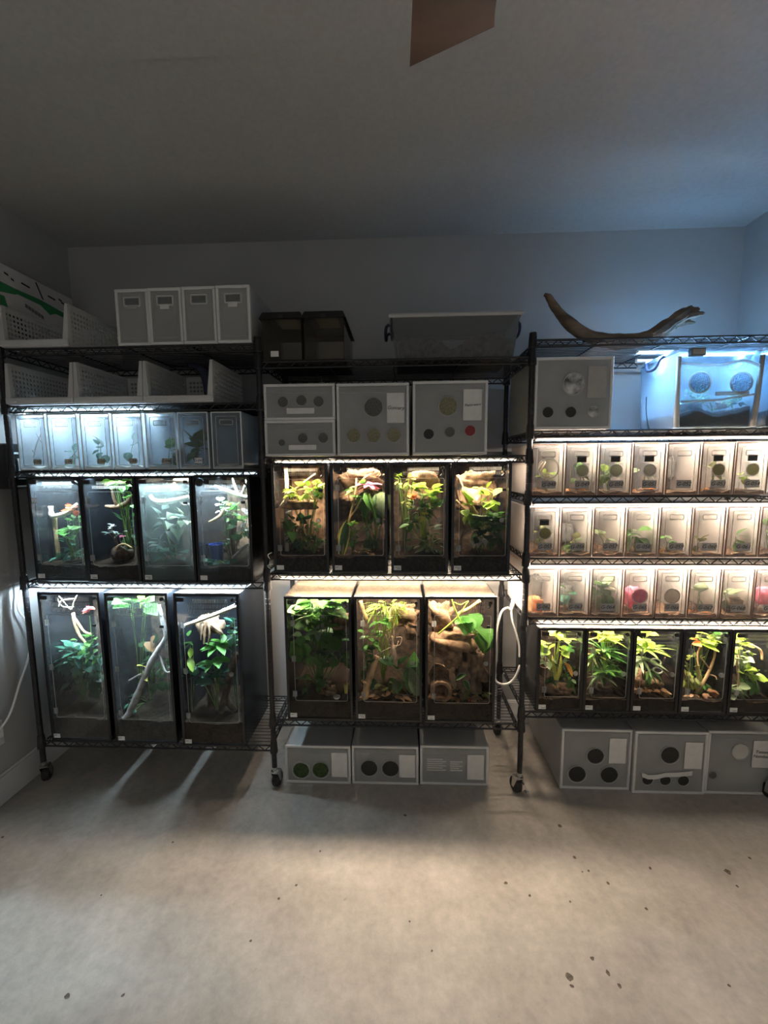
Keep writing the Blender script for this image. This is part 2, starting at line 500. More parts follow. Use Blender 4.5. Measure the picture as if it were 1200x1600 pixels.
SH = {'L': [2.138, 1.885, 1.586, 1.057, .233], 'C': [2.063, 1.640, 1.100, .370], 'R': [2.132, 1.746, 1.455, 1.175, .894, .434]}
pm = post_mesh(2.155)
rk = thing('wire_shelving_rack', 'black wire shelving rack on casters standing against the left wall, five shelves', 'shelving', (0, 0, 0))
for x in (XA, XB):
    for y in (0, YD):
        inst('post', pm, rk, (x, y, 0)); caster(rk, x, y, .4 if x == XA else -.15, False)
for z in SH['L']:
    shelf(rk, XA, XB, z)
rk = thing('wire_shelving_rack', 'black wire shelving rack on the right side, six shelves, driftwood on top', 'shelving', (0, 0, 0))
for x in (XC, XD):
    for y in (0, YD):
        inst('post', pm, rk, (x, y, 0)); caster(rk, x, y, .35 if y == 0 else .1, y == 0)
for z in SH['R']:
    shelf(rk, XC, XD, z)
rk = thing('wire_shelf_bay', 'four black wire shelves bridging the two racks in the middle', 'shelving', (0, 0, 0))
for z in SH['C']:
    shelf(rk, XB, XC, z)

# ------------------------------------------------------------------ LED strips, plus added fill strips
def led(key, c, x0, x1, y, z, label, wd=.016, up=False, sub=''):
    t = thing('led_strip', label, 'light strip', (x0, y, z))
    L = x1 - x0
    MB().box(0, L, -wd / 2, wd / 2, *((-.008, -.003) if up else (.004, .009)), .001).build('mounting_bar', M['cable_white'], t)
    lens = MB().mat(1).box(.004, L - .004, -wd / 2 + .001, wd / 2 - .001, -.003, .004)
    lens.m[4] = 0   # the downward face carries the diodes
    for xx in (0, L - .004):
        MB().box(xx, xx + .004, -wd / 2, wd / 2, -.003, .009, .001).build('end_cap', M['cable_white'], t)
    lens.build('diffuser', [MATS.get('led_glow_' + key) or emit('led_glow_' + key, c, LED_POWER[key] * 4.5), MATS.get('led_side_' + key) or emit('led_side_' + key, c, {'RU': 5.0, 'RT': .5, 'L3': .35, 'R1': .35, 'R2': .35, 'R3': .35}.get(key, .16))], t)
    return t
led('L3', COOL, -1.165, -.52, .06, 1.868, 'cool white light strip above the seven frosty boxes on the left rack')
led('L4', COOL, -1.10, -.10, .026, SH['L'][2] - .021, 'cool white light strip above the four short terrariums on the left rack')
led('L5', COOL, -1.13, -.10, .011, SH['L'][3] - .021, 'cool white light strip above the three tall terrariums on the left rack')
led('C3', WARM, .05, 1.15, .026, SH['C'][1] - .021, 'warm light strip above the four terrariums of the middle shelves')
led('C4', WARM, .06, 1.14, .012, SH['C'][2] - .021, 'warm light strip above the three tall terrariums in the middle')
led('R1', CREAM, 1.23, 2.37, .014, 1.706, 'warm light strip above the upper row of small boxes, right rack')
led('R2', CREAM, 1.23, 2.37, .014, 1.417, 'warm light strip above the middle row of small boxes, right rack')
led('R3', CREAM, 1.23, 2.37, .016, 1.140, 'warm light strip above the lower row of small boxes, right rack')
led('R4', WARM, 1.26, 2.36, .012, SH['R'][4] - .021, 'warm light strip above the five terrariums on the right rack')
led('L4b', COOL, -1.10, -.10, .22, SH['L'][2] - .021, 'rear cool light strip above the four short terrariums on the left rack')  # fill light added behind the front strip to brighten the short tanks inside
led('L5b', COOL, -1.13, -.10, .20, SH['L'][3] - .021, 'rear cool light strip above the three tall terrariums on the left rack')  # added fill, carries light deeper into the tall left tanks
led('C3b', WARM, .05, 1.15, .21, SH['C'][1] - .021, 'rear warm light strip above the four terrariums of the middle shelves')  # added fill for the interiors of the middle short tanks
led('C4b', WARM, .06, 1.14, .22, SH['C'][2] - .021, 'rear warm light strip above the three tall terrariums in the middle')  # added fill, brightens the tall middle tanks inside
led('R4b', WARM, 1.26, 2.36, .21, SH['R'][4] - .021, 'rear warm light strip above the five terrariums on the right rack')  # added fill for the right tank interiors
led('RT', BLUE, 1.70, 2.36, .11, 2.096, 'bluish light strip lying on the lit tote under the driftwood shelf', .02)
led('RU', BLUE, 1.78, 2.34, .26, 2.096, 'second bluish light strip on the lit tote, nearer the wall', .02, True)

# ------------------------------------------------------------------ text and small shared parts
def text_mesh(txt, size, mat, thick=.0004, shear=.25):
    cu = bpy.data.curves.new('t', 'FONT')
    cu.body = txt; cu.size = size; cu.shear = shear; cu.align_x = 'CENTER'; cu.align_y = 'CENTER'; cu.resolution_u = 2; cu.extrude = thick
    o = bpy.data.objects.new('t', cu)
    me = bpy.data.meshes.new_from_object(o)
    bpy.data.objects.remove(o); bpy.data.curves.remove(cu)
    me.materials.clear(); me.materials.append(mat)
    # stand it up: xy -> xz, facing -y
    me.transform(Matrix.Rotation(pi / 2, 4, 'X'))
    return me

def sticker(parent, x0, x1, z0, z1, y, mat, txt=None, size=None, ink='ink', bars=None, name='label', seed=0):
    cx, cz = (x0 + x1) / 2, (z0 + z1) / 2
    s = MB().box(-(x1 - x0) / 2, (x1 - x0) / 2, -.0012, 0, -(z1 - z0) / 2, (z1 - z0) / 2).build(name, M[mat], parent, (cx, y, cz))
    if txt:
        me = text_mesh(txt, size or (z1 - z0) * .5, M[ink])
        o = inst('lettering', me, s, (0, -.0016, 0))
        o.rotation_euler = (0, math.radians((seed * 37 % 9) - 4), 0)
    if bars:
        r = random.Random(seed + 7)
        mb = MB()
        W, H = (x1 - x0), (z1 - z0)
        for (u0, u1, v) in bars:
            x = u0
            while x < u1:
                l = r.uniform(.03, .09)
                mb.box((x - .5) * W, (min(x + l, u1) - .5) * W, -.0018, -.001, (v - .5) * H - H * .06, (v - .5) * H + H * .06 * r.uniform(.6, 1.4))
                x += l + .03
        mb.build('lettering', M[ink], s)
    return s

def disc_vent(parent, x, z, y, r, mat, ring='frosted', label=None):
    v = MB().tube([(r * math.cos(a), 0, r * math.sin(a)) for a in [2 * pi * k / 24 for k in range(24)]], r * .09, 5, closed=True).build('round_vent', M[ring], parent, (x, y, z))
    MB().lathe([(r * .96, -.0012), (r * .96, .0012)], 24, (0, 0, 0), 'y').build('vent_mesh', M[mat], v)
    if label:
        v['label'] = label
    return v

# ------------------------------------------------------------------ storage drawers and bins
def drawer(name, label, x0, x1, y0, z0, h, d, vents=(), papers=(), slots=False, group=None, lip=True, front='frosted', handle=False, shell='white_case', wob=0.0):
    w_ = x1 - x0
    t = thing(name, label, 'storage box', ((x0 + x1) / 2, y0, z0), group)
    a, th = w_ / 2, .004
    b = MB()
    b.box(-a, -a + th, .004, d, 0, h, .0012).box(a - th, a, .004, d, 0, h, .0012)
    b.box(-a + th, a - th, .004, d, h - th, h, .0012).box(-a + th, a - th, .004, d, 0, th, .0012)
    b.box(-a + th, a - th, d - th, d, th, h - th)
    b.build('case', M[shell], t)
    fb = .012
    MB().frame(-a, a, 0, h, fb, -.004, .004, .002).build('front_rim', M['case_edge'], t)
    dr = MB().box(-a + fb, a - fb, 0, .0025, fb, h - fb, .0008).build('drawer_front', M[front], t)
    if lip:
        MB().box(-a + fb + .004, a - fb - .004, -.004, 0, h - fb - .030, h - fb - .004, .002).build('pull_lip', M['frosted'], dr)
    # inner drawer tray
    MB().box(-a + .016, -a + .018, .006, d - .02, .012, h - .03).box(a - .018, a - .016, .006, d - .02, .012, h - .03).box(-a + .016, a - .016, .006, d - .02, .010, .012).build('drawer_tray', M['frosted'], t)
    if handle:
        MB().box(-.030, .030, -.001, .001, h - .066, h - .040, .0008).build('handle_slot', M['grey_plastic'], t)
        MB().tube(rrect(-.036, .036, h - .072, h - .034, .004, -.001), .0018, 5, closed=True).build('handle_rim', M['case_edge'], t)
        MB().tube(rrect(-a + .022, a - .022, .03, h - .022, .006, -.001), .0012, 5, closed=True).build('panel_ridge', M['frosted'], t)
    for (u, v, r, m) in vents:
        disc_vent(t, (u - .5) * w_, v * h, -.002, r, m)
    for i, (u0, u1, v0, v1, m, txt, sz) in enumerate(papers):
        sticker(t, (u0 - .5) * w_, (u1 - .5) * w_, v0 * h, v1 * h, -.0035, m, txt, sz, 'ink', name='paper_note', seed=i + len(label))
    if slots:
        for c_, (ua, ub) in enumerate(((.10, .38), (.44, .62))):
            for k in range(6 if c_ == 0 else 5):
                zz = h * (.36 + .055 * k)
                uu = ub - (.05 if k % 2 else 0)
                MB().box((ua - .5) * w_, (uu - .5) * w_, -.0015, .0, zz, zz + h * .022).build('vent_slot', M['paper'], t)
    return t

# four narrow bins on the left rack's top shelf
for i, (xa, nm) in enumerate(((-.632, 'leftmost narrow white bin of the four atop the left rack'), (-.480, 'second narrow white bin from the left atop the left rack, torn label'),
                              (-.326, 'third narrow white bin from the left atop the left rack'), (-.172, 'rightmost narrow white bin of the four atop the left rack, beside the post'))):
    t = drawer('narrow_bin', nm, xa, xa + .150, .0 - i * .004, SH['L'][0] + .002, .240, .40, lip=False, handle=True, group='narrow bins atop the left rack', front='frosted')
    if i in (1, 3):
        sticker(t, -.022, .018, .150, .170, -.002, 'paper', name='torn_label')
    if i == 0:
        sticker(t, -.020, .022, .155, .172, -.002, 'paper_grey', name='torn_label')

# middle shelf drawers
z2 = SH['C'][1] + .003
lowd = drawer('drawer_box', 'shallow white drawer unit, lower of the stacked pair on the middle rack', .016, .337, .0, z2, .160, .38,
       vents=[(.24, .38, .015, 'mesh_grey'), (.54, .50, .023, 'mesh_grey'), (.83, .50, .023, 'mesh_grey')], papers=[(.34, .73, .17, .31, 'paper', None, None)])
drawer('drawer_box', 'shallow white drawer unit, upper of the stacked pair on the middle rack', .018, .339, .0, z2 + .161, .158, .38,
       vents=[(.27, .50, .024, 'mesh_grey'), (.53, .54, .024, 'mesh_grey'), (.77, .50, .024, 'mesh_grey')], papers=[(.32, .71, .17, .33, 'paper', None, None)])
t = drawer('drawer_box', 'square frosted drawer box with paper note reading Gunnery, middle rack', .346, .668, -.002, z2, .316, .38,
       vents=[(.51, .67, .043, 'mesh_grey'), (.23, .28, .032, 'mesh_olive'), (.51, .28, .032, 'mesh_olive'), (.79, .28, .032, 'mesh_olive')],
       papers=[(.695, .935, .45, .86, 'paper', 'Gunnery', .021)])
t = drawer('drawer_box', 'square frosted drawer box with a red vent and note, middle rack', .684, 1.012, -.004, z2, .320, .38,
       vents=[(.47, .66, .042, 'mesh_olive'), (.215, .285, .024, 'mesh_dark'), (.50, .31, .023, 'mesh_grey'), (.77, .325, .024, 'mesh_red')],
       papers=[(.675, .92, .465, .88, 'paper', 'Plasti-ware', .016)])
# floor drawers under the middle bay
drawer('drawer_box', 'low white drawer on the floor with two green vents, under the middle terrariums', .042, .374, .040, .001, .204, .42,
       vents=[(.24, .34, .044, 'mesh_green'), (.54, .36, .044, 'mesh_green')], papers=[(.71, .95, .19, .83, 'paper', None, None)])
drawer('drawer_box', 'low white drawer on the floor with two black vents, under the middle terrariums', .380, .714, .044, .001, .206, .42,
       vents=[(.26, .42, .044, 'mesh_dark'), (.58, .42, .044, 'mesh_dark')], papers=[(.71, .95, .20, .79, 'paper', None, None)])
drawer('drawer_box', 'low white drawer on the floor with slotted front, rightmost under the middle terrariums', .722, 1.062, .050, .001, .210, .42,
       papers=[(.69, .93, .16, .79, 'paper', None, None)], slots=True)
# floor bins under the right rack
drawer('storage_bin', 'large white floor bin with three round vents, beside the right rack caster', 1.412, 1.748, .045, .001, .316, .50,
       vents=[(.49, .56, .042, 'mesh_dark'), (.24, .25, .044, 'mesh_dark'), (.70, .25, .044, 'mesh_dark')], papers=[(.68, .92, .45, .86, 'paper', None, None)])
t = drawer('storage_bin', 'large white bin on the floor with one large and three small vents, tape across', 1.752, 2.092, .028, .001, .322, .50,
       vents=[(.49, .63, .045, 'mesh_dark'), (.205, .22, .026, 'mesh_dark'), (.45, .22, .026, 'mesh_dark'), (.70, .22, .027, 'mesh_dark')],
       papers=[(.69, .93, .42, .84, 'paper', None, None)])
mb = MB()
tp = [(-.13, .098), (-.10, .086), (-.06, .088), (-.02, .100), (.03, .102), (.08, .108), (.105, .112)]
for i in range(len(tp) - 1):
    (xa, za), (xb, zb) = tp[i], tp[i + 1]
    mb.add([(xa, -.006, za - .010), (xb, -.006, zb - .010), (xb, -.006, zb + .012), (xa, -.006, za + .012), (xa, -.004, za - .010), (xb, -.004, zb - .010), (xb, -.004, zb + .012), (xa, -.004, za + .012)],
           [(0, 1, 2, 3), (7, 6, 5, 4), (0, 4, 5, 1), (3, 2, 6, 7)])
mb.build('tape_strip', M['paper'], t)
t = drawer('storage_bin', 'large white bin on the floor whose note reads Tommy Numbers, at the right edge', 2.096, 2.404, .035, .001, .326, .50,
       vents=[(.50, .68, .040, 'cup_white'), (.11, .30, .019, 'mesh_grey')], papers=[(.68, .97, .44, .86, 'paper', 'Tommy\nNumbers', .022)])
MB().box(-.06, .12, .02, .10, .03, .15, .004).build('inner_carton', M['paper'], t)
# bin beside the tote
drawer('storage_bin', 'tall frosted bin with a shiny round vent and three dark vents on the right rack', 1.214, 1.546, .0, SH['R'][1] + .003, .306, .40,
       vents=[(.50, .63, .047, 'mesh_chrome'), (.18, .24, .024, 'mesh_dark'), (.475, .24, .024, 'mesh_dark'), (.77, .245, .025, 'mesh_chrome')],
       papers=[(.675, .915, .43, .865, 'paper_grey', None, None)], lip=False)

# ------------------------------------------------------------------ perforated baskets
def holed_panel(w_, h, t, nx, nz, hx=.60):
    """panel in local xz (x 0..w, z 0..h), real square-octagon holes through thickness t"""
    mb = MB()
    mx, mz = .014, .014
    cw, ch = (w_ - 2 * mx) / nx, (h - 2 * mz) / nz
    mb.box(0, w_, 0, t, 0, mz).box(0, w_, 0, t, h - mz, h).box(0, mx, 0, t, mz, h - mz).box(w_ - mx, w_, 0, t, mz, h - mz)
    for i in range(nx):
        for j in range(nz):
            cx, cz = mx + (i + .5) * cw, mz + (j + .5) * ch
            a, b = cw / 2, ch / 2
            r = min(a, b) * hx * 1.15
            out = [(a, 0), (a, b), (0, b), (-a, b), (-a, 0), (-a, -b), (0, -b), (a, -b)]
            vs = []
            for yy in (0, t):
                vs += [(cx + p, yy, cz + q) for p, q in out]
                vs += [(cx + r * math.cos(k * pi / 4), yy, cz + r * math.sin(k * pi / 4)) for k in range(8)]
            fs = []
            for k in range(8):
                k2 = (k + 1) % 8
                fs += [(k, k2, 8 + k2, 8 + k), (16 + k2, 16 + k, 24 + k, 24 + k2), (8 + k, 8 + k2, 24 + k2, 24 + k)]
            mb.add(vs, fs)
    return mb.mesh('perforated_wall', M['white_plastic'])
BD, BH, BW = .37, .185, .318
side_me = holed_panel(BD - .02, BH - .01, .003, 17, 7)
back_me = holed_panel(BW - .02, BH - .01, .003, 14, 7)
def basket(label, x0, z, y0=-.018):
    t = thing('perforated_basket', label, 'basket', (x0, y0, z), 'white perforated baskets')
    for k, xx in enumerate((.006, BW - .006)):
        inst('perforated_wall', side_me, t, mw=Matrix.Translation((xx + .0015, .015, .006)) @ Matrix.Rotation(pi / 2, 4, 'Z'))
        # thick front gusset of each side wall
        s = 1 if k == 0 else -1
        xo = 0 if k == 0 else BW
        vs = []
        for yy, (wt, wb) in ((0.0, (.012, .026)), (.02, (.012, .026))):
            dy = .0 if yy == 0 else .02
            vs += [(xo, dy + (.010 if False else 0), .02), (xo + s * wb, dy, .02), (xo + s * wt, dy + .012, BH), (xo, dy + .012, BH)]
        MB().add(vs, [(0, 1, 2, 3), (7, 6, 5, 4), (0, 4, 5, 1), (1, 5, 6, 2), (2, 6, 7, 3), (3, 7, 4, 0)]).build('gusset', M['white_plastic'], t)
        MB().box(xx - .006, xx + .006, .02, BD, BH - .006, BH + .003, .002).build('rim_rail', M['white_plastic'], t)
    inst('perforated_wall', back_me, t, (.01, BD - .004, .006))
    MB().box(.01, BW - .01, BD - .008, BD + .004, BH - .006, BH + .003, .002).build('rim_rail', M['white_plastic'], t)
    MB().box(.004, BW - .004, .004, BD, 0, .005, .001).build('basket_floor', M['white_plastic'], t)
    lip = MB().box(0, BW, -.004, .006, .002, .030, .003).build('front_lip', M['white_plastic'], t)
    for k in range(4):
        MB().box(.03 + k * .075, .055 + k * .075, -.0055, -.003, .008, .016, .001).build('lip_notch', M['case_edge'], lip)
    return t
zb = SH['L'][1] + .002
basket('white perforated basket in front of the left wall, second shelf of the left rack', -1.168, zb)
basket('white perforated basket in the middle of three, second shelf of the left rack', -.846, zb)
basket('white perforated basket holding a black bag, second shelf of the left rack', -.524, zb)
basket('white perforated basket on the top shelf holding a printed carton', -1.168, SH['L'][0] + .002)

# black curved bag leaning in the third basket
mb = MB()
pts = [(-.385, .14, 2.090), (-.345, .13, 2.080), (-.307, .12, 2.052), (-.287, .11, 2.01), (-.282, .10, 1.96), (-.285, .10, 1.905)]
P = smoothpath(pts, 4)
vs, fs = [], []
for i, p in enumerate(P):
    wd = .008 + .022 * math.sin(pi * i / (len(P) - 1) * .9)
    vs += [(p.x - wd, p.y + .01, p.z - .012), (p.x - wd * .3, p.y - .014, p.z), (p.x + wd, p.y, p.z + .006), (p.x, p.y + .03, p.z + .004)]
for i in range(len(P) - 1):
    for k in range(4):
        fs.append((i * 4 + k, i * 4 + (k + 1) % 4, i * 4 + 4 + (k + 1) % 4, i * 4 + 4 + k))
fs += [(0, 1, 2, 3), tuple(len(vs) - 4 + k for k in range(4))[::-1]]
mb.add(vs, fs)
tag(mb.build('black_bag', M['navy'], None, smooth=True), 'black curved bag strap drooping inside the right perforated basket', 'bag')

# printed carton standing in the top basket against the left wall
t = thing('carton', 'white carton with green stripe standing in the top basket by the left wall', 'carton', (-1.15, -.02, SH['L'][0] + .010))
MB().box(-.095, -.025, .03, .46, 0, .375, .002).build('carton_body', M['cardboard'], t)
def decal(name, pts, mat, x=-.0242):
    """flat print on the face looking along +x; pts are (y, z)"""
    n = len(pts)
    vs = [(x, p[0], p[1]) for p in pts] + [(x - .0012, p[0], p[1]) for p in pts]
    fs = [tuple(range(n))[::-1], tuple(range(n, 2 * n))] + [(k, (k + 1) % n, n + (k + 1) % n, n + k) for k in range(n)]
    return MB().add(vs, fs).build(name, M[mat], t)
decal('green_stripe', [(.034, .244), (.112, .260), (.122, .267), (.248, .264), (.300, .236), (.338, .254), (.424, .252), (.424, .274), (.330, .284), (.244, .291), (.112, .288), (.039, .291)], 'print_green')
decal('green_column', [(.031, .150), (.078, .150), (.056, .232), (.031, .232)], 'print_green')
for k in range(5):
    y0 = .070 + k * .0145
    decal('dark_bar', [(y0 + .042, .068), (y0 + .054, .070), (y0 + .010, .160), (y0 - .002, .157)], 'ink_blue')
for k in range(6):
    yy = .160 + k * .017
    decal('printed_word', [(yy, .222 - k * .004), (yy + .014, .218 - k * .004), (yy + .014, .236 - k * .004), (yy, .240 - k * .004)], 'grey_plastic')
decal('printed_line', [(.262, .297), (.270, .297), (.236, .366), (.228, .366)], 'ink')
for (ya, za, l) in ((.035, .345, .012), (.066, .335, .020), (.098, .322, .014), (.150, .325, .045), (.298, .325, .045), (.365, .335, .020), (.380, .325, .020), (.40, .318, .03), (.20, .175, .03), (.42, .06, .02)):
    decal('printed_word', [(ya, za), (ya + l, za - .004), (ya + l, za + .004), (ya, za + .008)], 'ink')
MB().box(-.024, -.0225, .028, .032, 0, .375).build('carton_fold', M['grey_plastic'], t)

# ------------------------------------------------------------------ small tanks with black lids (middle, top shelf)
def critter_tank(label, x0, x1, note):
    z0 = SH['C'][0] + .002
    t = thing('lidded_tank', label, 'tank', ((x0 + x1) / 2, .005, z0))
    a, d, h, th = (x1 - x0) / 2, .325, .185, .003
    def wall(n, *b): MB().box(*b).build(n, M['tank_smoke'], t)
    wall('tank_wall', -a, a, 0, th, 0, h); wall('tank_wall', -a, a, d - th, d, 0, h)
    wall('tank_wall', -a, -a + th, th, d - th, 0, h); wall('tank_wall', a - th, a, th, d - th, 0, h); wall('tank_base', -a, a, 0, d, 0, th)
    # lid: frame around a smoky window, sloping skirt
    b = a + .010
    lid = MB()
    z1 = h - .004
    lid.box(-b + .012, b - .012, -.004, .055, z1 + .010, z1 + .024, .003).box(-b + .012, b - .012, d - .13, d + .006, z1 + .010, z1 + .024, .003)
    lid.box(-b + .012, -b + .048, .055, d - .13, z1 + .010, z1 + .024, .002).box(b - .048, b - .012, .055, d - .13, z1 + .010, z1 + .024, .002)
    sk = [(-b, -.012, z1 - .006), (b, -.012, z1 - .006), (b, d + .012, z1 - .006), (-b, d + .012, z1 - .006),
          (-b + .014, -.004, z1 + .022), (b - .014, -.004, z1 + .022), (b - .014, d + .006, z1 + .022), (-b + .014, d + .006, z1 + .022)]
    lid.add(sk, [(0, 1, 5, 4), (1, 2, 6, 5), (2, 3, 7, 6), (3, 0, 4, 7)])
    li = lid.build('lid', M['black_plastic'], t)
    MB().box(-b + .048, b - .048, .055, d - .13, z1 + .014, z1 + .018).build('lid_window', M['window_smoke'], li)
    MB().box(-.012, .012, -.016, -.008, z1 - .004, z1 + .010, .002).build('lid_latch', M['black_plastic'], li)
    if note:
        sticker(t, -.052, -.017, .016, .040, -.001, 'paper')
    return t
critter_tank('small clear tank with black lid and white sticker beside the post, middle rack top', .020, .196, True)
critter_tank('small clear tank with black lid without sticker, middle rack top', .206, .384, False)

# ------------------------------------------------------------------ totes
def lumpy(name, x0, x1, y0, y1, z0, zf, mat, parent, nx=26, ny=12, seed=0, amp=.01):
    r = random.Random(seed)
    mb = MB()
    vs = []
    for j in range(ny + 1):
        for i in range(nx + 1):
            u, v = i / nx, j / ny
            vs.append((x0 + (x1 - x0) * u, y0 + (y1 - y0) * v, zf(u, v) + r.uniform(-amp, amp)))
    n = len(vs)
    for j in range(ny + 1):
        for i in range(nx + 1):
            vs.append((x0 + (x1 - x0) * i / nx, y0 + (y1 - y0) * j / ny, z0))
    W = nx + 1
    fs = []
    for j in range(ny):
        for i in range(nx):
            a = j * W + i
            fs += [(a, a + 1, a + W + 1, a + W), (n + a + W, n + a + W + 1, n + a + 1, n + a)]
    for i in range(nx):
        fs += [(i + 1, i, n + i, n + i + 1), (ny * W + i, ny * W + i + 1, n + ny * W + i + 1, n + ny * W + i)]
    for j in range(ny):
        a = j * W
        fs += [(a, a + W, n + a + W, n + a), (a + nx + W, a + nx, n + a + nx, n + a + nx + W)]
    mb.add(vs, fs)
    return mb.build(name, M[mat], parent)

def tote(label, x0, x1, y0, z0, d, h, mat, rimmat, taper=.024, handle_mat='navy', front=None):
    t = thing('storage_tote', label, 'tote', ((x0 + x1) / 2, y0, z0))
    a = (x1 - x0) / 2
    th = .003
    b0, b1 = a - taper, a
    lo = [(-b0, taper * .6), (b0, taper * .6), (b0, d - taper * .6), (-b0, d - taper * .6)]
    hi = [(-b1, 0), (b1, 0), (b1, d), (-b1, d)]
    for k in range(4):
        k2 = (k + 1) % 4
        (ax, ay), (bx, by), (cx_, cy_), (dx, dy) = lo[k], lo[k2], hi[k2], hi[k]
        nx_, ny_ = [(0, 1), (-1, 0), (0, -1), (1, 0)][k]
        v = [(ax, ay, 0), (bx, by, 0), (cx_, cy_, h), (dx, dy, h)]
        v += [(p[0] + nx_ * th, p[1] + ny_ * th, p[2]) for p in v]
        MB().add(v, [(0, 1, 2, 3), (7, 6, 5, 4), (0, 4, 5, 1), (1, 5, 6, 2), (2, 6, 7, 3), (3, 7, 4, 0)]).build('tote_wall', M[front if front and k == 0 else mat], t)
    MB().box(-b0, b0, taper * .6, d - taper * .6, 0, th).build('tote_base', M[mat], t)
    rim = MB()
    rim.tube([(-b1 - .008, -.008, h), (b1 + .008, -.008, h), (b1 + .008, d + .008, h), (-b1 - .008, d + .008, h)], .009, 8, closed=True)
    rim.build('rim', M[rimmat], t)
    ld = MB().box(-b1 - .004, b1 + .004, -.004, d + .004, h + .004, h + .008, .002).build('lid', M[rimmat if rimmat != 'case_edge' else mat], t)
    for s in (-1, 1):
        hp = [(s * (b1 + .006), d * .30, h - .002), (s * (b1 + .026), d * .32, h - .012), (s * (b1 + .030), d * .40, h - .045), (s * (b1 + .030), d * .60, h - .045), (s * (b1 + .026), d * .68, h - .012), (s * (b1 + .006), d * .70, h - .002)]
        MB().tube(smoothpath(hp, 3), .007, 6).build('handle', M[handle_mat], t, smooth=True)
    return t
zt = SH['C'][0] + .003
t = tote('large clear tote half full of grey soil on top of the middle rack', .592, 1.148, .012, zt, .32, .178, 'tote_clear', 'white_case')
o = lumpy('soil', -.245, .245, .022, .30, .006, lambda u, v: .068 + .018 * math.sin(u * 9) + .035 * max(0, 1 - abs(u - .74) * 5) + .012 * math.sin(u * 23 + v * 7), 'soil_grey', t, 44, 14, 3, .006)

z1 = SH['R'][1] + .003
t = tote('blue-lit clear tote with two round vents and dark soil on the right rack', 1.822, 2.160, .006, z1, .285, .325, 'tote_blue', 'tote_blue', .012, front='tote_front')
lumpy('soil', -.152, .152, .014, .268, .006, lambda u, v: .062 + .012 * math.sin(u * 8) + .014 * min(1, max(0, (u - .1) * 6)), 'soil', t, 24, 10, 4, .005)
for (xx, zz) in ((1.914, 1.941), (2.087, 1.936)):
    disc_vent(t, xx - 1.991, zz - z1, -.001, .044, 'mesh_blue', 'edge_light')
for s_ in (-1, 1):
    MB().tube([(s_ * .160, .002, .004), (s_ * .166, .0, .10), (s_ * .172, -.003, .300)], [.011, .010, .009], 8).build('corner_post', M['strut'], t, smooth=True)  # pale tubes standing in for light catching on the tote's corner edges
MB().tube(smoothpath([(-.160, -.004, .272), (-.02, -.004, .262), (.06, -.004, .274), (.10, -.004, .278), (.160, -.004, .258)]), .006, 6).build('front_band', M['edge_light'], t, smooth=True)
MB().box(-.010, .130, -.006, .0, .135, .152, .002).build('front_ledge', M['edge_light'], t)
MB().tube([(-.150, -.003, .112), (.0, -.003, .116), (.150, -.003, .138)], .005, 6).build('front_band', M['edge_light'], t)
t = tote('blue-lit clear tote mostly cut off by the right edge of the photo', 2.200, 2.385, .006, z1, .285, .325, 'tote_blue', 'tote_blue', .012, front='tote_front')
disc_vent(t, -.045, .190, -.001, .044, 'mesh_blue', 'edge_light')
lumpy('soil', -.078, .078, .014, .268, .006, lambda u, v: .07, 'soil', t, 12, 8, 6, .005)
t = thing('power_adapter', 'grey power adapter sitting on the front edge of the blue-lit tote', 'adapter', (1.885, .002, z1 + .312))
MB().box(-.030, .030, -.022, .004, -.014, .018, .003).build('adapter_case', M['grey_plastic'], t)
MB().box(-.026, .026, -.024, -.022, -.008, .012, .001).build('adapter_face', M['paper_grey'], t)
tag(MB().tube(smoothpath([(1.806, .20, z1 + .165), (1.804, .19, z1 + .09), (1.802, .16, z1 + .02), (1.800, .15, z1 + .004)]), .0022, 5).build('thin_wire', M['cable_black']), 'thin black wire hanging down the side of the blue-lit tote', 'wire')

# ------------------------------------------------------------------ driftwood on the right rack
def branch(pts, rad, n=8, seed=0, rough=.15, sub=5):
    r = random.Random(seed)
    P = smoothpath(pts, sub)
    R = []
    for i in range(len(P)):
        t_ = i / (len(P) - 1) * (len(rad) - 1)
        k = min(int(t_), len(rad) - 2)
        R.append((rad[k] + (rad[k + 1] - rad[k]) * (t_ - k)) * r.uniform(1 - rough, 1 + rough))
    return MB().tube(P, R, n)
dw = thing('driftwood', 'long curved brown driftwood lying on top of the right rack', 'driftwood', (1.65, .17, SH['R'][0]))
O = Vector((1.65, .17, SH['R'][0]))
pts = [Vector(p) - O for p in [(1.308, .20, 2.392), (1.330, .20, 2.378), (1.362, .20, 2.330), (1.425, .20, 2.262), (1.52, .195, 2.196), (1.65, .19, 2.168), (1.77, .185, 2.176), (1.85, .18, 2.212), (1.905, .18, 2.256), (1.930, .18, 2.286)]]
branch(pts, [.006, .015, .020, .026, .032, .035, .036, .032, .020, .003], 10, 2, .10).build('trunk', M['driftwood'], dw, smooth=True)
for k, (e, rr) in enumerate((((2.000, .17, 2.298), .013), ((2.012, .15, 2.272), .012), ((1.985, .20, 2.256), .010), ((1.950, .15, 2.304), .009), ((2.002, .19, 2.246), .007))):
    s_ = Vector((1.80 + k * .012, .18, 2.190 + k * .004)) - O
    m_ = Vector((1.89, .175 + (k - 2) * .012, 2.232 + (4 - k) * .006)) - O
    branch([s_, m_, (m_ + Vector(e) - O) / 2 + Vector((0, 0, .010)), Vector(e) - O], [.028, .026, rr + .010, rr * .5], 7, 20 + k, .2).build('splinter', M['driftwood'], dw)

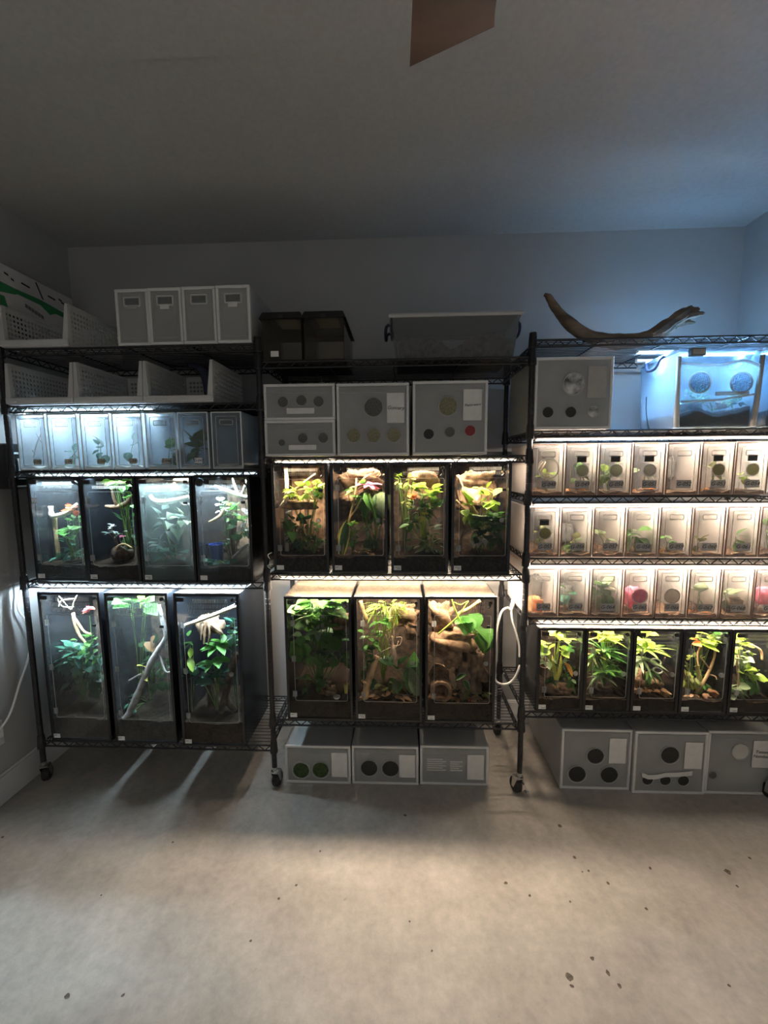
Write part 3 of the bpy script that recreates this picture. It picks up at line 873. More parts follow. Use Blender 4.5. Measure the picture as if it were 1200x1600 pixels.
# ------------------------------------------------------------------ cables
def cable(label, pts, r=.0045, mat='cable_white', name='power_cable'):
    return tag(MB().tube(smoothpath(pts, 6), r, 7).build(name, M[mat], smooth=True), label, 'cable')
cable('white power cable looping in the gap right of the tall middle terrariums', [(1.232, .2, .985), (1.215, .2, .925), (1.196, .2, .862), (1.175, .2, .868), (1.145, .2, .845), (1.124, .2, .76), (1.116, .2, .66), (1.114, .2, .55), (1.122, .2, .478), (1.152, .2, .455), (1.195, .2, .462), (1.228, .2, .505), (1.246, .2, .56)], .006)
cable('white power cable dropping beside the back post of the right rack', [(1.246, .21, .985), (1.215, .21, .94), (1.196, .21, .88), (1.202, .21, .80), (1.225, .21, .73), (1.242, .21, .66), (1.246, .21, .60)], .005)
cable('white cable running down the left wall to the plug', [(-1.235, .035, 1.04), (-1.25, .03, .98), (-1.255, .02, .91), (-1.25, .045, .84), (-1.245, .065, .76), (-1.248, .06, .72), (-1.25, .03, .63), (-1.252, -.02, .54), (-1.254, -.075, .43), (-1.262, -.125, .378), (-1.268, -.17, .372)], .005)
t = thing('wall_plug', 'white plug in the outlet low on the left wall', 'plug', (XL, -.135, .345))
MB().box(0, .006, -.040, .040, -.06, .06, .002).build('outlet_plate', M['trim_paint'], t)
MB().box(.006, .030, -.020, .020, -.012, .032, .004).build('plug_body', M['cable_white'], t)
cable('thin white cable hanging behind the left rack post, nearer the wall', [(-1.20, .30, 1.60), (-1.205, .30, 1.45), (-1.215, .30, 1.33), (-1.20, .30, 1.22), (-1.19, .30, 1.15), (-1.20, .30, 1.10)], .003)
cable('thin white cable hanging beside the leftmost short terrarium', [(-1.165, .28, 1.60), (-1.170, .28, 1.46), (-1.160, .28, 1.32), (-1.150, .28, 1.20), (-1.15, .28, 1.10)], .003)
cable('white cable end clipped near the strip over the frosty boxes', [(-1.155, .055, 1.852), (-1.158, .055, 1.868), (-1.145, .055, 1.876), (-1.130, .055, 1.873)], .003)
cable('short black wire beside the tall middle terrariums near the back post', [(.045, .25, 1.09), (.055, .26, 1.02), (.060, .26, .96), (.035, .26, .90), (.02, .26, .86)], .002, 'cable_black')
for (pts, lb) in (([(.03, -.01, 1.20), (.015, -.02, 1.19), (.022, -.015, 1.17)], 'white cable tie end on the post beside the first middle terrarium'), ([(.03, -.005, 1.145), (.012, -.02, 1.14), (.02, -.012, 1.125)], 'lower white cable tie end on the post beside the first middle terrarium')):
    cable(lb, pts, .0022, 'cable_white', 'cable_tie')

# power strip box on the left wall
t = thing('wall_power_unit', 'black power unit with white trim on the left wall behind the rack post', 'power unit', (XL, .0, 1.50))
MB().box(0, .075, .0, .22, .0, .215, .006).build('unit_case', M['black_plastic'], t)
for (z_, h_) in ((.165, .010), (.045, .010), (.008, .008)):
    MB().box(.0755, .0775, .01, .21, z_, z_ + h_, .0008).build('trim_line', M['cable_white'], t)
for y_ in (.05, .17):
    MB().tube([(.078, y_, .06), (.082, y_, .075), (.082, y_, .13), (.078, y_, .145)], .005, 6).build('grip', M['cable_white'], t)
# small black clamp on the top of the upper stacked drawer
tag(MB().tube(smoothpath([(.268, .02, 1.993), (.273, .0, 1.982), (.285, -.01, 1.972)]), .006, 7).build('cable_clip', M['black_plastic'], smooth=True), 'small black clip resting on the upper stacked drawer', 'clip')

# ------------------------------------------------------------------ ceiling fan
HUB = Vector((.72, -1.56, 2.53))
t = thing('ceiling_fan', 'brown ceiling fan with dark wooden blades overhead', 'ceiling fan', HUB)
MB().lathe([(.05, -.06), (.10, -.045), (.115, .0), (.105, .05), (.05, .07), (.018, .08), (.018, .27), (.06, .285), (.065, .316)], 20).build('motor_housing', M['fan_metal'], t, smooth=True)
for k in range(5):
    a = math.radians(88.0) + k * 2 * pi / 5
    mw = Matrix.Rotation(a, 4, 'Z')
    bl = MB()
    L0, L1, n = .20, .765, 8
    vs, tilt = [], -.16
    for i in range(n + 1):
        x = L0 + (L1 - L0) * i / n
        hw = .062 + .030 * i / n
        e = .020 if i == n else 0
        for s in (-1, 1):
            xx = x - (e * .2 if s > 0 else e * 2.2)
            vs += [(xx, s * hw, s * hw * tilt + .004), (xx, s * hw, s * hw * tilt - .004)]
    fs = []
    for i in range(n):
        o = i * 4
        fs += [(o, o + 4, o + 6, o + 2), (o + 1, o + 3, o + 7, o + 5), (o, o + 1, o + 5, o + 4), (o + 2, o + 6, o + 7, o + 3)]
    fs += [(0, 2, 3, 1), (n * 4, n * 4 + 1, n * 4 + 3, n * 4 + 2)]
    b_ = bl.add(vs, fs).build('blade', M['fan_wood'], t)
    b_.matrix_local = mw
    MB().box(.08, .30, -.018, .018, -.012, -.004, .003).build('blade_iron', M['fan_metal'], b_)

# ------------------------------------------------------------------ leaves and plants
def leaf_mesh(kind, mat, edge=None):
    prof = {'ovate': [(0, .04), (.15, .36), (.35, .50), (.6, .42), (.82, .20), (1, 0)], 'heart': [(0, .30), (.12, .50), (.35, .56), (.6, .44), (.82, .20), (1, 0)],
            'lance': [(0, .05), (.2, .20), (.45, .26), (.7, .19), (.88, .09), (1, 0)], 'blade': [(0, .06), (.2, .075), (.5, .08), (.75, .06), (.9, .03), (1, 0)],
            'sword': [(0, .09), (.25, .13), (.5, .155), (.72, .14), (.88, .08), (1, 0)], 'round': [(0, .30), (.15, .52), (.4, .60), (.65, .54), (.88, .30), (1, .05)],
            'arrow': [(0, .42), (.14, .46), (.35, .38), (.6, .24), (.82, .10), (1, 0)]}[kind]
    droop = {'ovate': .22, 'heart': .20, 'lance': .25, 'blade': .5, 'sword': .05, 'round': .12, 'arrow': .18}[kind]
    mb = MB()
    vs = []
    for (t_, w_) in prof:
        z = -droop * t_ * t_
        vs += [(-w_, t_, z + w_ * .22), (-w_ * (.7 if edge else .5), t_, z + w_ * .13), (0, t_, z), (w_ * (.7 if edge else .5), t_, z + w_ * .13), (w_, t_, z + w_ * .22)]
    for i in range(len(prof) - 1):
        for k in range(4):
            mb.cur = 1 if (edge and k in (0, 3)) else 0
            a = i * 5 + k
            mb.f.append((a, a + 1, a + 6, a + 5)); mb.m.append(mb.cur)
    mb.v = vs
    return mb.mesh('leaf', [M['leaf_' + mat]] + ([M['leaf_' + edge]] if edge else []), True)
LM = {}
def leaf(kind, mat, edge=None):
    k = (kind, mat, edge)
    if k not in LM:
        LM[k] = leaf_mesh(kind, mat, edge)
    return LM[k]

def orient(pos, d, size, roll=0.0, wide=1.0):
    d = Vector(d).normalized()
    upv = Vector((0, 0, 1)) if abs(d.z) < .95 else Vector((0, -1, 0))
    x = d.cross(upv).normalized()
    z = x.cross(d).normalized()
    m = Matrix(((x.x * wide, d.x, z.x, 0), (x.y * wide, d.y, z.y, 0), (x.z * wide, d.z, z.z, 0), (0, 0, 0, 1)))
    return Matrix.Translation(pos) @ m @ Matrix.Rotation(roll, 4, 'Y') @ Matrix.Scale(size, 4)

class Tank:
    """geometry of an enclosure, so that plants can be placed by fractions of its inside"""
    def __init__(s, x0, x1, y0, d, z0, h, zs, where):
        s.x0, s.x1, s.y0, s.d, s.z0, s.h, s.zs, s.where = x0 + .012, x1 - .012, y0 + .012, d - .03, z0, h, zs, where
    def p(s, u, dd, v):
        # u, v were read off on the front pane; things further back stand off along the line of sight
        x, y, z = s.x0 + (s.x1 - s.x0) * u, s.y0 + s.d * dd * .85, s.z0 + s.h * v
        k = (y - s.y0) / 1.85
        return Vector((x + (x - .63) * k, y, max(z + (z - 1.59) * k, s.z0 + min(s.h * v, s.zs))))
    def cl(s, q, m=.004):
        return Vector((min(max(q.x, s.x0 + m), s.x1 - m), min(max(q.y, s.y0 + m), s.y0 + s.d - m), min(max(q.z, s.z0 + .01), s.z0 + s.h - .012)))

def plant(T, label, groups, base=(.5, .5), name='plant', cat='plant', stem='stem_green', seed=1, stemr=.0016):
    """groups: list of (kind, mat, n, (u,d,v), (su,sd,sv), size_cm, face, edge)"""
    r = random.Random(seed * 77 + 3)
    b = T.p(base[0], base[1], 0)
    b.z = T.z0 + T.zs
    root = thing(name, label, cat, b)
    st = MB()
    for g in groups:
        kind, mat, n, c, sp, size, face = g[:7]
        edge = g[7] if len(g) > 7 else None
        me = leaf(kind, mat, edge)
        if face == 'out' and n >= 3 and T.h > .3:
            n, size = int(n * 1.9), size * .74
        cc = T.cl(T.p(*c))
        for i in range(n):
            a = 2 * pi * (i + r.uniform(-.3, .3)) / n
            q = T.p(c[0] + r.uniform(-1, 1) * sp[0], c[1] + r.uniform(-1, 1) * sp[1], c[2] + r.uniform(-1, 1) * sp[2])
            q = T.cl(q, .008)
            s = size * .01 * r.uniform(.75, 1.2)
            if face == 'rosette':
                q = cc + Vector((r.uniform(-.004, .004), r.uniform(-.004, .004), r.uniform(-.006, .006)))
                d = Vector((math.cos(a), math.sin(a) * .8 - .15, r.uniform(-.25, .30)))
                roll = r.uniform(-.3, .3)
            elif face == 'spray':
                q = cc.copy()
                d = Vector((math.cos(a), math.sin(a) * .6 - .2, r.uniform(.2, 1.0)))
                roll = r.uniform(-.3, .3)
            elif face == 'up':
                d = Vector((r.uniform(-.25, .25), r.uniform(-.15, .15), 1)); roll = r.uniform(-.5, .5)
            elif face == 'hang':
                d = Vector((r.uniform(-.6, .6), -.35, -r.uniform(.4, 1))); roll = r.uniform(-.4, .4)
            else:
                d = (q - cc) * 6 / max(T.x1 - T.x0, .05) + Vector((r.uniform(-.7, .7), -.55, r.uniform(-.35, .5)))
                roll = r.uniform(-.5, .5)
            dn = d.normalized()
            tip = q + dn * s
            over = Vector((0, 0, 0))
            tc = T.cl(tip, .005)
            q = q + (tc - tip)
            q = T.cl(q, .003)
            inst('leaf', me, root, mw=orient(q - b, dn, s, roll))
            if face in ('rosette', 'spray', 'up') and i > 0:
                continue
            if face == 'up':
                continue
            if i % 3:
                continue
            mid = (q - b) * .5 + Vector((r.uniform(-.01, .01), r.uniform(-.01, .01), .01))
            st.tube([(r.uniform(-.006, .006), r.uniform(-.006, .006), -.012), mid, q - b], stemr, 4, caps=False)
    if st.v:
        st.build('stem', M[stem], root)
    return root

def stick(T, label, pts, rad, mat='branch_pale', name='branch', cat='branch', seed=1, n=8, rough=.12, twigs=()):
    P = [T.cl(T.p(*p), .008) for p in pts]
    o = P[0].copy()
    t = thing(name, label, cat, o)
    branch([p - o for p in P], rad, n, seed, rough).build('limb', M[mat], t, smooth=True)
    for i, (tp, tr) in enumerate(twigs):
        Q = [T.cl(T.p(*p), .006) - o for p in tp]
        branch(Q, tr, 6, seed + i + 1, rough).build('twig', M[mat], t, smooth=True)
    return t

def rock(T, label, c, size, mat='bark', name='cork_bark', cat='bark', seed=1, rough=.22, nu=30, nv=18):
    """irregular chunk: size in cm (x, y, z)"""
    r = random.Random(seed)
    ph = [(r.uniform(0, 6), r.uniform(1, 4), r.uniform(1, 4)) for _ in range(5)]
    ridge = .02 if mat in ('cup_pink', 'cup_orange', 'mesh_grey') else .055
    mb = MB()
    sx, sy, sz = [v * .005 for v in size]
    vs = [(0, 0, -sz)]
    for j in range(1, nv):
        th = -pi / 2 + pi * j / nv
        for i in range(nu):
            a = 2 * pi * i / nu
            k = 1 + rough * sum(math.sin(p + q * a + s * th * 2) for p, q, s in ph) / 2.5 + ridge * (math.sin(a * 9 + 2 * math.sin(th * 5 + ph[0][0])) * .5 + math.sin(th * 17 + 1.5 * math.sin(a * 4)) * .5) + r.uniform(-.045, .045)
            ca, ct = math.cos(a), math.cos(th)
            e = .62
            f = lambda x: math.copysign(abs(x) ** e, x)
            vs.append((sx * k * f(ca) * f(ct), sy * k * f(math.sin(a)) * f(ct), sz * k * f(math.sin(th))))
    vs.append((0, 0, sz))
    fs = []
    for i in range(nu):
        fs.append((0, 1 + (i + 1) % nu, 1 + i))
        fs.append((len(vs) - 1, 1 + (nv - 2) * nu + i, 1 + (nv - 2) * nu + (i + 1) % nu))
    for j in range(nv - 2):
        for i in range(nu):
            a, b = 1 + j * nu + i, 1 + j * nu + (i + 1) % nu
            fs.append((a, b, b + nu, a + nu))
    mb.add(vs, fs)
    P = T.p(*c)
    P.x = min(max(P.x, T.x0 + sx * 1.1), T.x1 - sx * 1.1) if T.x1 - T.x0 > sx * 2.2 else (T.x0 + T.x1) / 2
    P.y = min(max(P.y, T.y0 + sy * 1.1), T.y0 + T.d - sy * 1.1)
    P.z = min(max(P.z, T.z0 + sz), T.z0 + T.h - sz * 1.2 - .01)
    return tag(mb.build(name, M[mat], None, P, smooth=True), label, cat)

def cup(T, label, c, r, h, mat, name='cup', cat='cup'):
    P = T.p(*c)
    t = thing(name, label, cat, P)
    mb = MB()
    prof = [(r * .8, 0), (r, h), (r * .92, h), (r * .74, .003)]
    mb.lathe(prof, 16)
    mb.build('cup_body', M[mat], t, smooth=False)
    MB().tube([(r * math.cos(2 * pi * k / 16), r * math.sin(2 * pi * k / 16), h) for k in range(16)], .0016, 5, closed=True).build('cup_rim', M[mat], t)
    return t

# ------------------------------------------------------------------ terrariums
def terrarium(label, x0, x1, y0, z0, h, d, where, back='bark_dark', pane='acrylic', hinges=2, rows=2, sensor='box', knob=True, door=(.13, .92, .165, .855), bars=((.12, .6, .6),), soil=.15, seed=0, nozzle=True, door_dark=False, toplit='top_sheet', group=None, latch=True):
    w_ = x1 - x0
    t = thing('terrarium', label, 'terrarium', ((x0 + x1) / 2, y0, z0), group)
    a, th, fb = w_ / 2, .004, .0125
    for s in (-1, 1):
        MB().box(min(s * a, s * (a - th)), max(s * a, s * (a - th)), .006, d, 0, h, .0012).build('side_panel', M['black_acrylic'], t)
    MB().box(-a + th, a - th, d - th, d, 0, h).build('back_panel', M[back], t)
    MB().box(-a + th, a - th, .006, d - th, 0, th).build('base', M['black_acrylic'], t)
    MB().box(-a, a, .006, d, h - .003, h, .0008).build('top_panel', M[toplit], t)
    MB().frame(-a, a, 0, h, fb, -.003, .012, .0015).build('front_frame', M['black_acrylic'], t)
    pn = MB().box(-a + fb * .7, a - fb * .7, -.001, .0015, fb * .7, h - fb * .7).build('front_panel', M[pane], t)
    u0, u1, v0, v1 = door
    dx0, dx1, dz0, dz1 = -a + w_ * u0, -a + w_ * u1, h * v0, h * v1
    dr = MB().tube(rrect(dx0, dx1, dz0, dz1, .008, -.0025), .0009, 5, closed=True).build('door', M['edge_light' if not door_dark else 'black_plastic'], t)
    ys = -.004
    hz = [dz0 + .035 + (dz1 - dz0 - .075) * k / max(1, hinges - 1) for k in range(hinges)]
    for z in hz:
        hg = MB().box(dx0 - .012, dx0 + .008, ys - .003, -.001, z - .014, z + .014, .0012).tube([(dx0, ys - .003, z - .014), (dx0, ys - .003, z + .014)], .0032, 8).build('hinge', M['hardware'], dr)
    if knob:
        MB().lathe([(.0035, -.004), (.004, -.008), (.010, -.010), (.0115, -.014), (.010, -.018), (.004, -.019)], 14, (dx1 - .022, 0, (dz0 + dz1) / 2 - .012), 'y').build('knob', M['hardware'], dr, smooth=True)
    if latch:
        MB().box(dx1 - .020, dx1 - .002, -.008, -.0015, dz1 - .058, dz1 - .047, .001).build('latch', M['black_plastic'], dr)
    # slotted vent rows
    vg = MB()
    vx0, vx1 = -a + w_ * (.30 if sensor else .18), -a + w_ * .82
    vz0, vz1 = dz1 + .012, h - .022
    n = 26
    rh = (vz1 - vz0) / rows
    for q in range(rows):
        za, zb_ = vz0 + q * rh + .002, vz0 + (q + 1) * rh - .003
        xs = vx0 if q == rows - 1 else vx0 - w_ * .08
        for k in range(n):
            x = xs + (vx1 - xs) * k / (n - 1)
            vg.box(x - .0007, x + .0007, -.0022, -.0004, za, zb_)
    vg.build('vent_grille', M['edge_light'], t)
    if sensor == 'box':
        MB().box(-a + fb + .004, -a + fb + .036, -.008, -.001, h - fb - .024, h - fb - .006, .0015).build('thermometer', M['black_plastic'], t)
    elif sensor == 'round':
        s_ = MB().lathe([(.017, -.001), (.018, -.008), (.015, -.011), (.013, -.011)], 18, (-a + fb + .022, 0, h - fb - .022), 'y').build('dial_gauge', M['black_plastic'], t)
        MB().lathe([(.0125, -.0112), (.012, -.0122)], 18, (-a + fb + .022, 0, h - fb - .022), 'y').build('dial_face', M['mesh_dark'], s_)
    if nozzle:
        nz = MB().lathe([(.008, .004), (.0085, -.006), (.007, -.009), (.004, -.009)], 14, (a - fb - .016, 0, h - fb - .016), 'y').build('mist_nozzle', M['black_plastic'], t)
        MB().tube(smoothpath([(a - fb - .016, .006, h - fb - .016), (a - fb - .018, .02, h - fb - .028), (a - fb - .012, .024, h - fb - .042), (a - fb - .022, .03, h - fb - .052)], 3), .0045, 6).build('nozzle_hose', M['black_plastic'], nz)
    sticker(t, -a + fb * .7 + .004, -a + fb * .7 + .037, .016, .037, -.0016, 'paper', bars=bars, seed=seed)
    zs = h * soil
    r = random.Random(seed)
    lumpy('soil', -a + th + .001, a - th - .001, .010, d - th - .002, .006, lambda u, v: zs + .006 * math.sin(u * 7 + seed) + .02 * v, 'soil', t, 14, 8, seed, .004)
    return Tank(x0, x1, y0, d, z0, h, zs + .004, where)
TK = {}
B1, B2, B3 = ((.1, .55, .62),), ((.15, .8, .62), (.45, .85, .3)), ((.35, .9, .3),)
zl4, zl5, zc3, zc4, zr = SH['L'][3] + .003, SH['L'][4] + .003, SH['C'][2] + .003, SH['C'][3] + .003, SH['R'][5] + .003
TK['L41'] = terrarium('short terrarium nearest the left wall, pale branch and red leaves inside', -1.116, -.856, -.012, zl4, .500, .36, 'leftmost short terrarium', 'bark_dark', 'acrylic_misty', 2, 2, bars=(), seed=1, knob=False, latch=False)
TK['L42'] = terrarium('second short terrarium on the left rack, bright leaves at its top', -.848, -.588, -.024, zl4, .500, .36, 'second short terrarium', 'black_acrylic', 'acrylic', 2, 2, bars=B3, seed=2, knob=False, latch=False)
TK['L43'] = terrarium('third short terrarium on the left rack, hazy front and arrow-shaped leaves', -.580, -.320, -.030, zl4, .500, .36, 'third short terrarium', 'bark_dark', 'acrylic_dull', 2, 2, bars=B2, seed=3, knob=False, door_dark=False)
TK['L44'] = terrarium('fourth short terrarium on the left rack with a round dial', -.313, -.050, -.036, zl4, .502, .36, 'fourth short terrarium', 'bark', 'acrylic_misty', 2, 2, sensor='round', bars=(), seed=4, knob=False)
TK['L51'] = terrarium('tall terrarium nearest the left wall, dense blue-green plant inside', -1.128, -.818, -.004, zl5, .768, .34, 'leftmost tall terrarium', 'bark_dark', 'acrylic_misty', 3, 3, bars=B1, seed=5, knob=False, group='tall terrariums on the left rack')
TK['L52'] = terrarium('tall terrarium with a long diagonal grey branch, left rack', -.788, -.478, -.014, zl5, .768, .34, 'middle tall terrarium', 'bark_dark', 'acrylic_misty', 3, 3, bars=B1, seed=6, group='tall terrariums on the left rack')
TK['L53'] = terrarium('tall terrarium with bright umbrella plant, beside the left rack post', -.442, -.130, -.026, zl5, .770, .34, 'rightmost tall terrarium', 'black_acrylic', 'acrylic', 3, 3, bars=B1, seed=7, group='tall terrariums on the left rack')
TK['C31'] = terrarium('terrarium with cork ledge and lime plants, leftmost of four on the middle rack', .040, .298, -.010, zc3, .510, .34, 'first middle terrarium', 'cork', 'acrylic', 2, 2, bars=(), seed=8)
TK['C32'] = terrarium('terrarium with snake plant and pink bromeliad, middle rack', .312, .570, -.011, zc3, .510, .34, 'second middle terrarium', 'bark_dark', 'acrylic', 2, 2, bars=B1, seed=9)
TK['C33'] = terrarium('terrarium with a round dial and orange flower, middle rack', .585, .845, -.012, zc3, .510, .34, 'third middle terrarium', 'bark_dark', 'acrylic', 2, 2, sensor='round', bars=B2, seed=10)
TK['C34'] = terrarium('terrarium with broad lime leaves, rightmost of four on the middle rack', .858, 1.122, -.013, zc3, .510, .34, 'fourth middle terrarium', 'bark_dark', 'acrylic', 2, 2, bars=B2, seed=11)
TK['C41'] = terrarium('tall middle terrarium full of large green leaves, leftmost of three', .079, .397, -.010, zc4, .618, .38, 'first tall middle terrarium', 'black_acrylic', 'acrylic', 3, 3, bars=B1, seed=12, knob=False)
TK['C42'] = terrarium('tall middle terrarium with a stick insect and brown stick', .410, .728, -.011, zc4, .620, .38, 'second tall middle terrarium', 'bark_dark', 'acrylic', 2, 3, sensor=None, bars=B2, seed=13)
TK['C43'] = terrarium('tall middle terrarium with stacked cork bark, rightmost of three', .742, 1.070, -.012, zc4, .622, .38, 'third tall middle terrarium', 'bark_dark', 'acrylic', 2, 3, sensor=None, bars=B3, seed=14)
for i, (lab, bk) in enumerate((('terrarium with lime foliage and orange-edged leaves, first on the right rack', 'bark_dark'), ('terrarium with spiky dracaena, second on the right rack', 'bark_dark'),
                               ('terrarium with spider plant and two white rings, third on the right rack', 'black_acrylic'), ('terrarium with forked tan branch, fourth on the right rack', 'black_acrylic'),
                               ('terrarium with pale back and leafy stems at the right edge', 'paper_grey'))):
    xx = (1.262, 1.478, 1.696, 1.914, 2.132)[i]
    TK['R%d' % (i + 1)] = terrarium(lab, xx, xx + .214, -.012, zr, .412, .34, 'right', bk, 'acrylic', 2, 2, bars=B3 if i in (0, 3) else (B1 if i == 1 else (() if i == 2 else B3)), seed=15 + i, knob=True, door=(.17, .90, .19, .84), latch=False)

# ------------------------------------------------------------------ what grows and lies inside the terrariums
T = TK['L41']
stick(T, 'white horizontal branch in the leftmost short terrarium', [(.10, .3, .72), (.18, .3, .64), (.40, .3, .625), (.70, .3, .66), (.9, .3, .74)], [.010, .012, .012, .011, .008], 'branch_pale', seed=2)
stick(T, 'brown upright stick under the white branch, leftmost short terrarium', [(.25, .35, .63), (.34, .35, .45), (.42, .35, .17)], [.012, .009, .010], 'branch_tan', seed=3)
plant(T, 'red-leaved cluster at the right of the leftmost short terrarium', [('ovate', 'red', 5, (.78, .3, .69), (.09, .1, .03), 4.2, 'out')], (.8, .4), seed=1)
plant(T, 'green leafy plant at the right of the leftmost short terrarium', [('ovate', 'green', 10, (.80, .3, .55), (.14, .2, .07), 4.0, 'out'), ('heart', 'fresh', 3, (.60, .2, .46), (.10, .1, .04), 6, 'out'), ('lance', 'teal', 8, (.70, .3, .32), (.25, .2, .08), 5, 'out')], (.7, .4), seed=2)
plant(T, 'low blue-green ground plant in the leftmost short terrarium', [('lance', 'teal', 7, (.55, .25, .24), (.3, .1, .03), 6, 'out')], (.5, .3), seed=3)
T = TK['L42']
plant(T, 'bright green leaves under the lid of the second short terrarium', [('ovate', 'fresh', 9, (.72, .35, .93), (.22, .2, .03), 5.5, 'out'), ('ovate', 'lime', 3, (.66, .25, .94), (.12, .1, .02), 5, 'out')], (.85, .6), seed=4)
stick(T, 'forked driftwood near the top of the second short terrarium', [(.38, .4, .72), (.58, .35, .71), (.80, .35, .74), (.95, .3, .82)], [.006, .012, .014, .010], 'bark', seed=5, twigs=[([(.62, .35, .72), (.56, .3, .80), (.54, .3, .90)], [.009, .007, .005])])
plant(T, 'dark trailing plant at the right of the second short terrarium', [('lance', 'dark', 12, (.80, .35, .48), (.16, .2, .20), 5, 'out'), ('ovate', 'green', 5, (.86, .3, .78), (.08, .1, .07), 3.5, 'out')], (.8, .5), seed=5)
plant(T, 'pale orchid spray in the middle of the second short terrarium', [('round', 'white', 3, (.50, .2, .53), (.05, .05, .02), 2.8, 'out'), ('lance', 'grey', 5, (.55, .2, .46), (.16, .1, .02), 4.5, 'out'), ('ovate', 'pink', 2, (.68, .2, .44), (.03, .03, .02), 2.6, 'out')], (.7, .4), stem='stem_brown', seed=6)
rock(T, 'round brown wood knot low in the second short terrarium', (.66, .3, .27), (8.5, 8, 7), 'bark_dark', 'wood_knot', 'wood', 3)
stick(T, 'thin arched root over the wood knot, second short terrarium', [(.48, .2, .24), (.55, .2, .33), (.70, .2, .36), (.86, .2, .32)], [.004, .005, .005, .004], 'branch_tan', 'root', 'root', 6)
T = TK['L43']
stick(T, 'sagging pale branch across the third short terrarium', [(.08, .2, .82), (.25, .2, .77), (.45, .2, .755), (.70, .2, .775), (.95, .2, .80)], [.008, .012, .014, .012, .010], 'branch_pale', seed=8, twigs=[([(.75, .2, .77), (.86, .18, .73), (.95, .16, .735)], [.008, .008, .006])])
rock(T, 'reddish cork slab behind the vents of the third short terrarium', (.5, .9, .90), (19, 3, 9), 'cork', 'cork_piece', 'cork', 5)
plant(T, 'pale arrowhead plant in the third short terrarium', [('arrow', 'pale', 3, (.58, .18, .56), (.10, .05, .06), 8.0, 'out'), ('arrow', 'grey', 6, (.45, .2, .56), (.30, .15, .14), 6.5, 'out'), ('arrow', 'sage', 3, (.80, .2, .62), (.10, .1, .06), 6, 'out'), ('lance', 'grey', 4, (.25, .2, .38), (.14, .1, .06), 6, 'out')], (.6, .5), seed=7)
plant(T, 'dull ground cover in the third short terrarium', [('heart', 'teal', 6, (.5, .3, .28), (.35, .2, .06), 5.5, 'out')], (.4, .4), seed=8)
T = TK['L44']
stick(T, 'white branches at the top right of the fourth short terrarium', [(.35, .3, .90), (.55, .3, .86), (.78, .3, .82), (.98, .3, .79)], [.006, .010, .012, .010], 'branch_pale', seed=9, twigs=[([(.80, .3, .82), (.74, .28, .90), (.70, .28, .97)], [.007, .006, .004]), ([(.86, .3, .81), (.95, .28, .90), (.98, .28, .95)], [.007, .008, .009])])
stick(T, 'short brown driftwood pointing left in the fourth short terrarium', [(.20, .12, .565), (.36, .15, .60), (.47, .2, .65), (.52, .22, .70)], [.006, .009, .009, .006], 'branch_tan', seed=10)
stick(T, 'low diagonal twig at the right of the fourth short terrarium', [(.62, .15, .23), (.76, .15, .29), (.95, .15, .36)], [.005, .007, .007], 'branch_grey', seed=11)
plant(T, 'bushy bright green plant in the fourth short terrarium', [('ovate', 'fresh', 11, (.66, .25, .66), (.12, .15, .08), 4.6, 'out'), ('ovate', 'lime', 4, (.68, .2, .66), (.08, .1, .06), 4.0, 'out'), ('ovate', 'green', 10, (.80, .25, .52), (.14, .15, .08), 4.8, 'out'), ('lance', 'dark', 9, (.56, .3, .38), (.14, .15, .08), 5, 'out')], (.65, .4), stem='stem_brown', seed=9, stemr=.0025)
plant(T, 'pale blossoms behind the green plant, fourth short terrarium', [('round', 'white', 5, (.48, .35, .72), (.07, .05, .06), 3.6, 'out'), ('round', 'white', 3, (.90, .3, .62), (.06, .05, .06), 3, 'out')], (.6, .6), seed=10)
cup(T, 'dark blue cup low at the left of the fourth short terrarium', (.32, .35, .18), .034, .085, 'cup_blue')
plant(T, 'low green moss leaves in the fourth short terrarium', [('ovate', 'teal', 8, (.35, .2, .19), (.28, .1, .02), 5, 'out')], (.3, .2), seed=11)
# tall, left rack
T = TK['L51']
stick(T, 'crossed pale twigs under the lid of the leftmost tall terrarium', [(.10, .3, .90), (.35, .3, .94), (.60, .3, .955)], [.003, .004, .003], 'branch_pale', seed=12, twigs=[([(.30, .3, .97), (.40, .3, .92), (.48, .3, .88)], [.003, .003, .003]), ([(.62, .3, .975), (.55, .3, .93), (.50, .3, .88)], [.003, .003, .003]), ([(.18, .3, .95), (.35, .3, .90), (.55, .3, .90)], [.003, .003, .002])])
stick(T, 'hooked brown root hanging in the leftmost tall terrarium', [(.52, .3, .86), (.54, .3, .78), (.60, .3, .71), (.70, .3, .66)], [.008, .008, .007, .005], 'branch_tan', 'root', 'root', 13, twigs=[([(.55, .3, .82), (.68, .3, .74), (.80, .3, .72)], [.006, .006, .005])])
plant(T, 'red flower at the top right of the leftmost tall terrarium', [('ovate', 'red', 4, (.80, .25, .88), (.05, .05, .03), 3.6, 'rosette'), ('ovate', 'pink', 4, (.80, .22, .885), (.05, .05, .03), 3.2, 'rosette')], (.85, .5), seed=12)
plant(T, 'dense blue-green umbrella plant in the leftmost tall terrarium', [('lance', 'teal', 12, (.35, .25, .56), (.26, .15, .05), 9, 'out'), ('lance', 'teal', 12, (.62, .25, .58), (.26, .15, .06), 9, 'out'), ('ovate', 'dark', 14, (.50, .35, .46), (.35, .15, .10), 8, 'out'), ('ovate', 'green', 6, (.70, .25, .66), (.16, .1, .05), 5, 'out'), ('lance', 'fresh', 3, (.85, .2, .60), (.08, .05, .03), 6, 'out')], (.55, .5), seed=13)
stick(T, 'arched dark vine low in the leftmost tall terrarium', [(.15, .15, .33), (.38, .15, .34), (.55, .15, .38), (.68, .15, .46)], [.003, .003, .003, .003], 'bark_dark', 'vine', 'vine', 14)
T = TK['L52']
